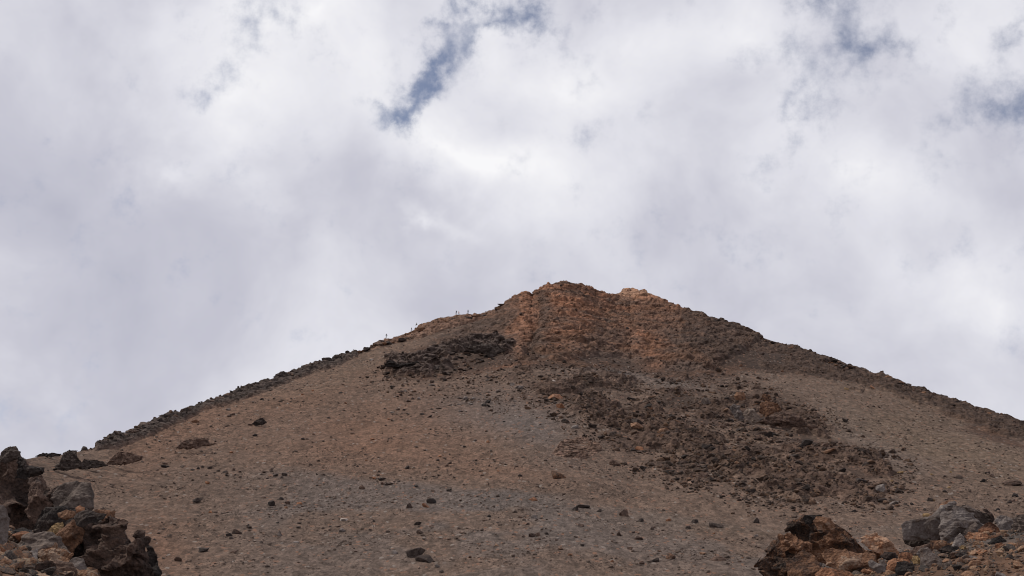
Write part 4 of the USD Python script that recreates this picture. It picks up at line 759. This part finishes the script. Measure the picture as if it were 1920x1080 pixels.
 ('boulder', 'rusty lumpy boulder at the bottom edge of the right pile', ZS, [(830, 940), (910, 890), (1030, 890), (1150, 970), (1140, 1250), (850, 1250)], 18.7, 'rust_rock', 'clinker', .9, .4, 1.0),
 ('stone', 'brown grey wedge between the cracked and the rusty bottom boulders', ZS, [(715, 970), (790, 905), (900, 1000), (940, 1250), (730, 1250)], 18.5, 'tan_grey', 'angular', .9, .4, .8),
 ('stone', 'grey dark fin of stone at the bottom right', ZS, [(1100, 1055), (1200, 965), (1300, 1000), (1300, 1250), (1100, 1250)], 18.5, 'dark_lava', 'angular', .8, .4, .7),
 ('boulder', 'long rust boulder in the bottom right corner', ZS, [(1380, 1060), (1500, 980), (1700, 955), (1990, 980), (1990, 1250), (1350, 1250)], 18.4, 'rust_rock', 'clinker', .9, .5, 1.0),
 ('stone', 'reddish brown slab above the long rust boulder, bottom right', ZS, [(1285, 1010), (1400, 960), (1510, 955), (1450, 1040), (1320, 1075)], 18.9, 'rust_rock', 'angular', .8, .6, .7),
 ('stone', 'flat grey green stone in the gravel, right of the pale orange stone', ZS, [(1030, 890), (1180, 848), (1275, 870), (1200, 950), (1060, 945)], 19.1, 'tan_grey', 'angular', .8, .6, .7),
 ('stone', 'orange brown stone pair right of the flat grey green stone', ZS, [(1290, 850), (1330, 800), (1430, 820), (1560, 800), (1580, 850), (1480, 910), (1340, 900)], 19.3, 'orange_rock', 'clinker', .8, .5, 1.0),
 ('stone', 'dark stone at the right edge above the gravel', ZS, [(1560, 830), (1620, 780), (1720, 770), (1760, 860), (1640, 890)], 19.3, 'brown_lava', 'angular', .9, .4, .8),
 ('stone', 'long low rust stone left of the square block', ZS, [(230, 780), (330, 710), (480, 670), (510, 710), (420, 760), (300, 810)], 20.2, 'brown_lava', 'layered', .8, .5, .9),
]
for i_, (nm, lab, zm, pts_, D_, mt, stl, dp, ln_, rl) in enumerate(CARVED): carved(nm, lab, zm, pts_, D_, mt, stl, 4000 + 17 * i_, dp, ln_, rl, 56)

RIDGE_TOP = [(182, 834), (191, 823), (204, 814), (218, 806), (234, 800), (252, 792), (260, 788), (272, 789), (284, 780), (296, 773), (310, 771), (326, 768), (335, 760), (348, 755), (361, 749), (374, 750), (388, 749), (412, 735), (432, 728), (452, 720), (471, 714), (495, 706), (515, 699), (548, 690), (566, 682), (589, 674), (607, 665), (625, 666), (646, 658)]
_rd = lambda px: skyline_r(np.arctan2((px - 960) / FPX, math.cos(PITCH))) - 4.0
def block_wall(name, label, top, bottom, n, wr, mats, seed, squat=.7, out=1.5, up=.55):
    """A wall of lava blocks along a skyline: each block a part of it. top, bottom: its edges in photograph pixels."""
    rng = np.random.default_rng(seed); top, bottom = np.array(top, float), np.array(bottom, float)
    x_ = UsdGeom.Xform.Define(stage, '/World/' + numbered(name)); o = at(top[:, 0].mean(), np.interp(top[:, 0].mean(), bottom[:, 0], bottom[:, 1])); place(x_, o); tag(x_, label, 'rock outcrop')
    for k in range(n):
        px = np.interp(k + rng.uniform(0, 1), [0, n], [top[0, 0], top[-1, 0]]); yt, yb = np.interp(px, top[:, 0], top[:, 1]), np.interp(px, bottom[:, 0], bottom[:, 1])
        w = min(wr[0] * rng.uniform(.05, 1) ** (-1 / 2.6), wr[1]); h = w * squat * rng.uniform(.75, 1.25)
        t = rng.uniform(0, 1) ** 1.3; py = yt + h * up + t * max(yb - yt - h * .8, 0)
        d = pix_dir(px, max(py, yt + 1)); b = math.atan2(d[0], d[1]); te = d[2] / math.hypot(d[0], d[1])
        r = float(te_to_r(np.array([b]), np.array([min(te, float(skyline_te(np.array([b]))[0]))]))[0]) - out
        W, H = w * r / FPX, h * r / FPX; c = ground(np.array([b]), np.array([r]))[0] + [0, 0, H * .34]
        v, f = rock(seed * 977 + k, ['clinker', 'clinker', 'angular', 'slab'][rng.integers(4)], 4 if w > 14 else 3, (W, W * .9, H), rng.uniform(-25, 30), rng.uniform(0, 360), 1.5)
        place(obj('lava_block', (v, f), M[mats[rng.integers(len(mats))]], x_), c - o)
block_wall('lava_wall', 'long dark ragged lava wall along the left skyline of the cone', RIDGE_TOP, [(182, 836), (208, 832), (240, 823), (278, 810), (314, 792), (347, 783), (379, 763), (441, 749), (480, 733), (507, 723), (554, 705), (590, 690), (640, 672)], 300, (9, 44), ['ridge_lava', 'ridge_lava', 'ridge_lava', 'brown_lava'], 61, .62, 3.0, .5)
block_wall('skyline_crag', 'reddish brown broken rocks of the skyline rim where the hikers walk', [(648, 660), (690, 650), (704, 641), (712, 633), (733, 634), (757, 624), (777, 619), (791, 608), (814, 597), (841, 593), (880, 590), (903, 588), (929, 578), (945, 567)], [(648, 664), (690, 656), (720, 648), (760, 640), (800, 628), (850, 612), (900, 598), (945, 575)], 80, (7, 22), ['rust_dark', 'brown_lava', 'rust_rock', 'rust_dark', 'ridge_lava'], 62, .6, 3.0, .6)
block_wall('rock_band', 'long row of dark rocks along the right skyline of the cone', [(1240, 562), (1300, 580), (1350, 599), (1412, 618), (1450, 637), (1520, 658), (1595, 681), (1664, 702), (1734, 727), (1790, 749), (1841, 765), (1904, 782), (1925, 791)], [(1240, 575), (1300, 592), (1350, 612), (1412, 634), (1450, 652), (1520, 672), (1595, 696), (1664, 718), (1734, 744), (1790, 770), (1841, 790), (1904, 812), (1925, 820)], 300, (6, 26), ['brown_lava', 'ridge_lava', 'rust_dark', 'ridge_lava'], 63, .5, 4.0, .5)
block_wall('cliff_ledge', 'broken black ledges of the cliff left of the summit gully', [(716, 680), (745, 676), (790, 681), (820, 668), (860, 655), (900, 648), (950, 646)], [(716, 708), (760, 706), (800, 706), (850, 700), (890, 690), (920, 676), (960, 668)], 110, (8, 26), ['dark_lava', 'dark_lava', 'brown_lava', 'ridge_lava'], 64, .42, 6.0, .6)
CRAGS = [
 ('lava_crag', 'tall dark lava crag in the cinder behind the left rock pile', ZL, [(450, 225), (490, 160), (500, 80), (540, 60), (610, 65), (620, 110), (660, 150), (670, 200), (600, 215), (520, 235)], 'dark_lava', 'clinker'),
 ('lava_crag', 'low black rubble hump right of the tall crag, left cinder', ZL, [(640, 210), (680, 130), (760, 135), (830, 155), (870, 185), (800, 205), (720, 215)], 'dark_lava', 'clinker'),
 ('lava_crag', 'wide dark brown lava hump farthest right of the left crag row', ZL, [(870, 180), (910, 120), (960, 70), (1050, 80), (1140, 110), (1145, 140), (1080, 165), (980, 185)], 'brown_lava', 'clinker'),
 ('lava_crag', 'low dark rock on the left skyline above the left pile', ZL, [(295, 110), (350, 78), (390, 90), (430, 80), (490, 90), (480, 110), (400, 118), (320, 122)], 'dark_lava', 'clinker'),
 ('lava_crag', 'small dark lava hump on the left slope with flat arms', (160, 580, 3.375), [(580, 880), (620, 835), (700, 810), (770, 820), (780, 845), (825, 850), (770, 870), (700, 885), (640, 890)], 'brown_lava', 'clinker'),
 ('lava_crag', 'little dark lava knob standing alone in the cinder above the hump', (160, 580, 3.375), [(1055, 725), (1080, 695), (1120, 685), (1150, 715), (1120, 735), (1080, 740)], 'dark_lava', 'clinker'),
 ('boulder', 'tall tan and orange boulder on the crest of the dark flow', (1000, 680, 2.667), [(1055, 250), (1075, 225), (1110, 240), (1132, 270), (1125, 300), (1100, 312), (1065, 295)], 'tan_grey', 'angular'),
 ('boulder', 'grey boulder left of the tall tan boulder on the flow crest', (1000, 680, 2.667), [(982, 230), (1000, 205), (1030, 210), (1035, 235), (1055, 260), (1045, 288), (1010, 282)], 'grey_rock', 'clinker'),
 ('boulder', 'large brown boulder right of the tall tan boulder on the flow crest', (1000, 680, 2.667), [(1125, 250), (1140, 200), (1180, 188), (1225, 205), (1242, 238), (1200, 262), (1160, 275)], 'rust_rock', 'clinker'),
 ('boulder', 'reddish boulder above the grey boulder on the flow crest', (1000, 680, 2.667), [(1003, 168), (1020, 145), (1055, 148), (1062, 180), (1040, 192), (1010, 187)], 'rust_rock', 'round'),
 ('boulder', 'reddish lumpy boulder topmost on the right of the flow crest', (1000, 680, 2.667), [(1132, 187), (1150, 155), (1180, 158), (1192, 187), (1160, 196)], 'rust_rock', 'clinker'),
 ('boulder', 'tan grey boulder farthest left on the flow crest', (1000, 680, 2.667), [(838, 192), (852, 174), (880, 178), (884, 205), (850, 210)], 'tan_grey', 'round'),
 ('lava_crag', 'dark ragged wedge of lava right of the flow crest boulders', (1000, 680, 2.667), [(1120, 300), (1180, 262), (1250, 238), (1290, 250), (1340, 275), (1405, 322), (1300, 330), (1200, 318)], 'brown_lava', 'clinker'),
 ('lava_crag', 'black mass standing in for the shade under the ledge, left end of the dark cliff', (700, 620, 6.4), [(120, 430), (150, 370), (190, 355), (300, 385), (440, 375), (520, 350), (600, 420), (590, 490), (480, 510), (420, 440), (250, 445), (160, 440)], 'dark_lava', 'layered'),  # shade of the recess below the ledge, built as a black solid
 ('lava_crag', 'black mass standing in for the shaded recess at the right end of the dark cliff', (700, 620, 6.4), [(1080, 190), (1250, 125), (1400, 150), (1520, 180), (1600, 250), (1450, 315), (1300, 290), (1150, 230)], 'dark_lava', 'clinker'),  # a dark recess, given here as a solid mass of black rock
]
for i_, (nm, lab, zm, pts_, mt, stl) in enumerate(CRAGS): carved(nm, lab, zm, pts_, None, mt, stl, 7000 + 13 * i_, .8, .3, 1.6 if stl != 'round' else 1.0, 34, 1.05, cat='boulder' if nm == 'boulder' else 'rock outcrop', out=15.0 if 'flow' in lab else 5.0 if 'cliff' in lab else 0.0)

# gravel and small stones between them, on the banks
def on_bank(rng, n, ta, tb, ra, rb):
    th = rng.uniform(ta, tb, n); r = np.sqrt(rng.uniform(ra ** 2, rb ** 2, n)); return ground(th, r)
rng = np.random.default_rng(17)
for (ta, tb, ra, rb, lab, sd) in ((-24, -11.5, 8, 18.5, 'rusty and grey gravel between the boulders of the left pile', 21), (9, 24, 10, 24, 'rusty and grey gravel between the boulders of the right pile', 22)):
    P2 = on_bank(rng, 12000, math.radians(ta), math.radians(tb), ra, rb)
    scatter('gravel', lab, 'gravel', P2, pareto(rng, len(P2), .022, 1.9, .16), M['bank_stone'], sd, sub=2)
for (ta, tb, ra, rb, n, grp, lab, nm) in ((-21, -13.5, 11, 17, 36, 'fist sized stones in the left pile', 'fist sized stone among the boulders of the left pile', 'pile_stone'), (10.5, 21, 14.5, 22.5, 110, 'fist sized stones in the right pile', 'fist sized stone among the boulders of the right pile', 'pile_stone')):
    P2 = on_bank(rng, n, math.radians(ta), math.radians(tb), ra, rb)
    for p in P2:
        w = min(.10 * rng.uniform(.05, 1) ** (-1 / 2.6), .26); mt = ['rust_rock', 'orange_rock', 'grey_rock', 'dark_lava', 'ochre_rock', 'brown_lava'][rng.choice(6, p=[.25, .2, .22, .13, .1, .1])]
        _seed[0] += 1
        v, f = rock(_seed[0], ['angular', 'angular', 'clinker', 'slab', 'round'][rng.integers(5)], 3, (w, w * .8, w * rng.uniform(.5, .8)), rng.uniform(-25, 25))
        tag(place(obj(nm, (v, f), M[mt]), p + [0, 0, w * .18]), lab, 'stone', grp)

# ------------------------------------------------------------------ hikers on the left skyline
def cloth(name, col, rough=.9): return usdkit.material(stage, '/World/Looks/' + name, {'n': ('noise_texture', {'scale': 30.0}), 'r': ('rgb_ramp', {'ramp': [(.3, tuple(c * .85 for c in col)), (.7, tuple(col))]}), 'p': ('principled_bsdf', {'roughness': rough})}, [('n.fac', 'r.fac'), ('r.color', 'p.base_color')], surface='p.BSDF')
CL = {'black': cloth('black_cloth', (.02, .02, .024)), 'navy': cloth('navy_cloth', (.03, .038, .06)), 'salmon': cloth('salmon_cloth', (.55, .2, .13)), 'grey': cloth('grey_cloth', (.11, .115, .12)), 'olive': cloth('olive_cloth', (.09, .09, .06)), 'skin': cloth('skin', (.45, .26, .18), .6), 'hair': cloth('dark_hair', (.03, .02, .014))}
def limb(a, b, ra, rb):
    s = lambda c, r: m3.Manifold.sphere(r, 14).translate(tuple(map(float, c)))
    return m3.Manifold.batch_hull([s(a, ra), s(b, rb)])
def body_mesh(parts, grow=0.0, edge=.045):
    m = m3.Manifold.batch_boolean([limb(a, b, ra + grow, rb + grow) for a, b, ra, rb in parts], m3.OpType.Add).refine_to_length(edge)
    a = m.to_mesh(); t = trimesh.Trimesh(a.vert_properties[:, :3], a.tri_verts)
    trimesh.smoothing.filter_taubin(t, iterations=6); return t
def person(label, px, py_foot, facing, top, legs, stride=.22, lean=.1, pack=None, sit=False):
    """facing: degrees from +x (the way the person walks). 1.75 m tall."""
    th = pix_dir(px, py_foot); b = math.atan2(th[0], th[1]); r = float(skyline_r(np.array([b]))[0]) - 1.0
    c = ground(np.array([b]), np.array([r]))[0]; c[2] = top_at(*c) - .05
    x = UsdGeom.Xform.Define(stage, '/World/' + numbered('person')); x.AddTranslateOp().Set(Gf.Vec3d(*map(float, c))); x.AddRotateZOp().Set(facing)
    tag(x, label, 'person')
    z0 = .50 if sit else 0.0; hz = .93 - z0; lx = lean
    hip = np.array([0, 0, hz]); chest = hip + [lx * .7, 0, .36]; neck = hip + [lx, 0, .54]; head = neck + [.05, 0, .17]
    J = {}
    for s, sg in ((1, 1), (-1, -1)):
        h = hip + [0, .09 * s, -.02]
        if sit: k = h + [.42, .03 * s, .06]; a = k + [.06, 0, -.42]
        else: k = h + [stride * .55 * sg + .05, 0, -.43]; a = h + [stride * sg, 0, -.85 + .02]
        sh = neck + [-.01, .19 * s, -.04]; el = sh + [-.10 * sg, .05 * s, -.28]; wr = el + [.12, -.01 * s, -.22]
        J[s] = (h, k, a, sh, el, wr)
    legs_p, arms_p, hands, feet = [], [], [], []
    for s in (1, -1):
        h, k, a, sh, el, wr = J[s]
        legs_p += [(h, k, .085, .06), (k, a, .06, .042)]; feet += [(a, a + [.16, 0, -.045], .045, .032)]
        arms_p += [(sh, el, .055, .042), (el, wr, .042, .03)]; hands += [(wr, wr + [.03, 0, -.09], .032, .03)] + [(wr + [.03, .012 * q, -.09], wr + [.05, .014 * q, -.16], .011, .008) for q in (-2, -.7, .7, 2)] + [(wr + [.04, 0, -.04], wr + [.08, 0, -.09], .012, .009)]
    torso = [(hip, chest, .13, .145), (chest + [0, .08, .05], chest + [0, -.08, .05], .12, .12), (chest, neck, .13, .07)]
    headp = [(neck, head, .052, .055), (head, head + [.015, 0, .07], .088, .092), (head + [.085, 0, .03], head + [.095, 0, .01], .018, .02)]
    obj('body', body_mesh(torso + legs_p + arms_p + hands + feet + headp), CL['skin'], x, smooth=True)
    obj('jacket', body_mesh(torso + arms_p, .02), CL[top], x, smooth=True)
    obj('trousers', body_mesh([(hip, hip + [0, 0, .06], .14, .14)] + legs_p, .018), CL[legs], x, smooth=True)
    obj('shoes', body_mesh(feet, .012), CL['black'], x, smooth=True)
    obj('hair', body_mesh([(head + [-.02, 0, .05], head + [-.005, 0, .095], .088, .088)], .006), CL['hair'], x, smooth=True)
    if pack:
        q = chest + [-.24, 0, .02]
        bag = UsdGeom.Xform.Define(stage, '/World/' + numbered('backpack')); bag.AddTranslateOp().Set(Gf.Vec3d(*map(float, c))); bag.AddRotateZOp().Set(facing)
        tag(bag, pack, 'backpack')
        obj('sack', body_mesh([(q + [0, .09, -.16], q + [.05, .09, .18], .10, .09), (q + [0, -.09, -.16], q + [.05, -.09, .18], .10, .09), (q + [0, .09, -.16], q + [0, -.09, -.16], .10, .10)]), CL['black'], bag, smooth=True)
        obj('pocket', body_mesh([(q + [-.09, .05, -.12], q + [-.09, -.05, -.12], .05, .05)]), CL['navy'], bag, smooth=True)
        for s in (1, -1): obj('strap', body_mesh([(q + [.08, .11 * s, .2], chest + [.02, .12 * s, .17], .02, .02), (chest + [.02, .12 * s, .17], chest + [.16, .10 * s, .02], .02, .02)], edge=.03), CL['black'], bag, smooth=True)
    return x
person('hiker in black walking down the ridge, ahead of the one in salmon', 855.5, 592.5, 175, 'black', 'black', lean=.06, pack='black backpack worn by the hiker in black in front of the salmon one')
person('hiker in a salmon top close behind the hiker in black', 860.5, 591.5, 190, 'salmon', 'grey', lean=.06)
person('hiker in dark grey standing alone highest on the ridge', 877.5, 590.5, 260, 'grey', 'navy', stride=.05, lean=.0)
person('hiker in dark clothes walking alone between the lowest hiker and the grey one sitting', 771, 622, 20, 'black', 'navy', lean=.1)
person('lowest hiker, dark clothed and bent forward under a pack on the reddish rocks', 724, 633, 25, 'black', 'olive', lean=.22, pack='black backpack on the lowest hiker on the reddish rocks')
person('hiker in grey green sitting on the grey rocks of the skyline', 781.5, 617.5, 215, 'olive', 'grey', sit=True, lean=.12)
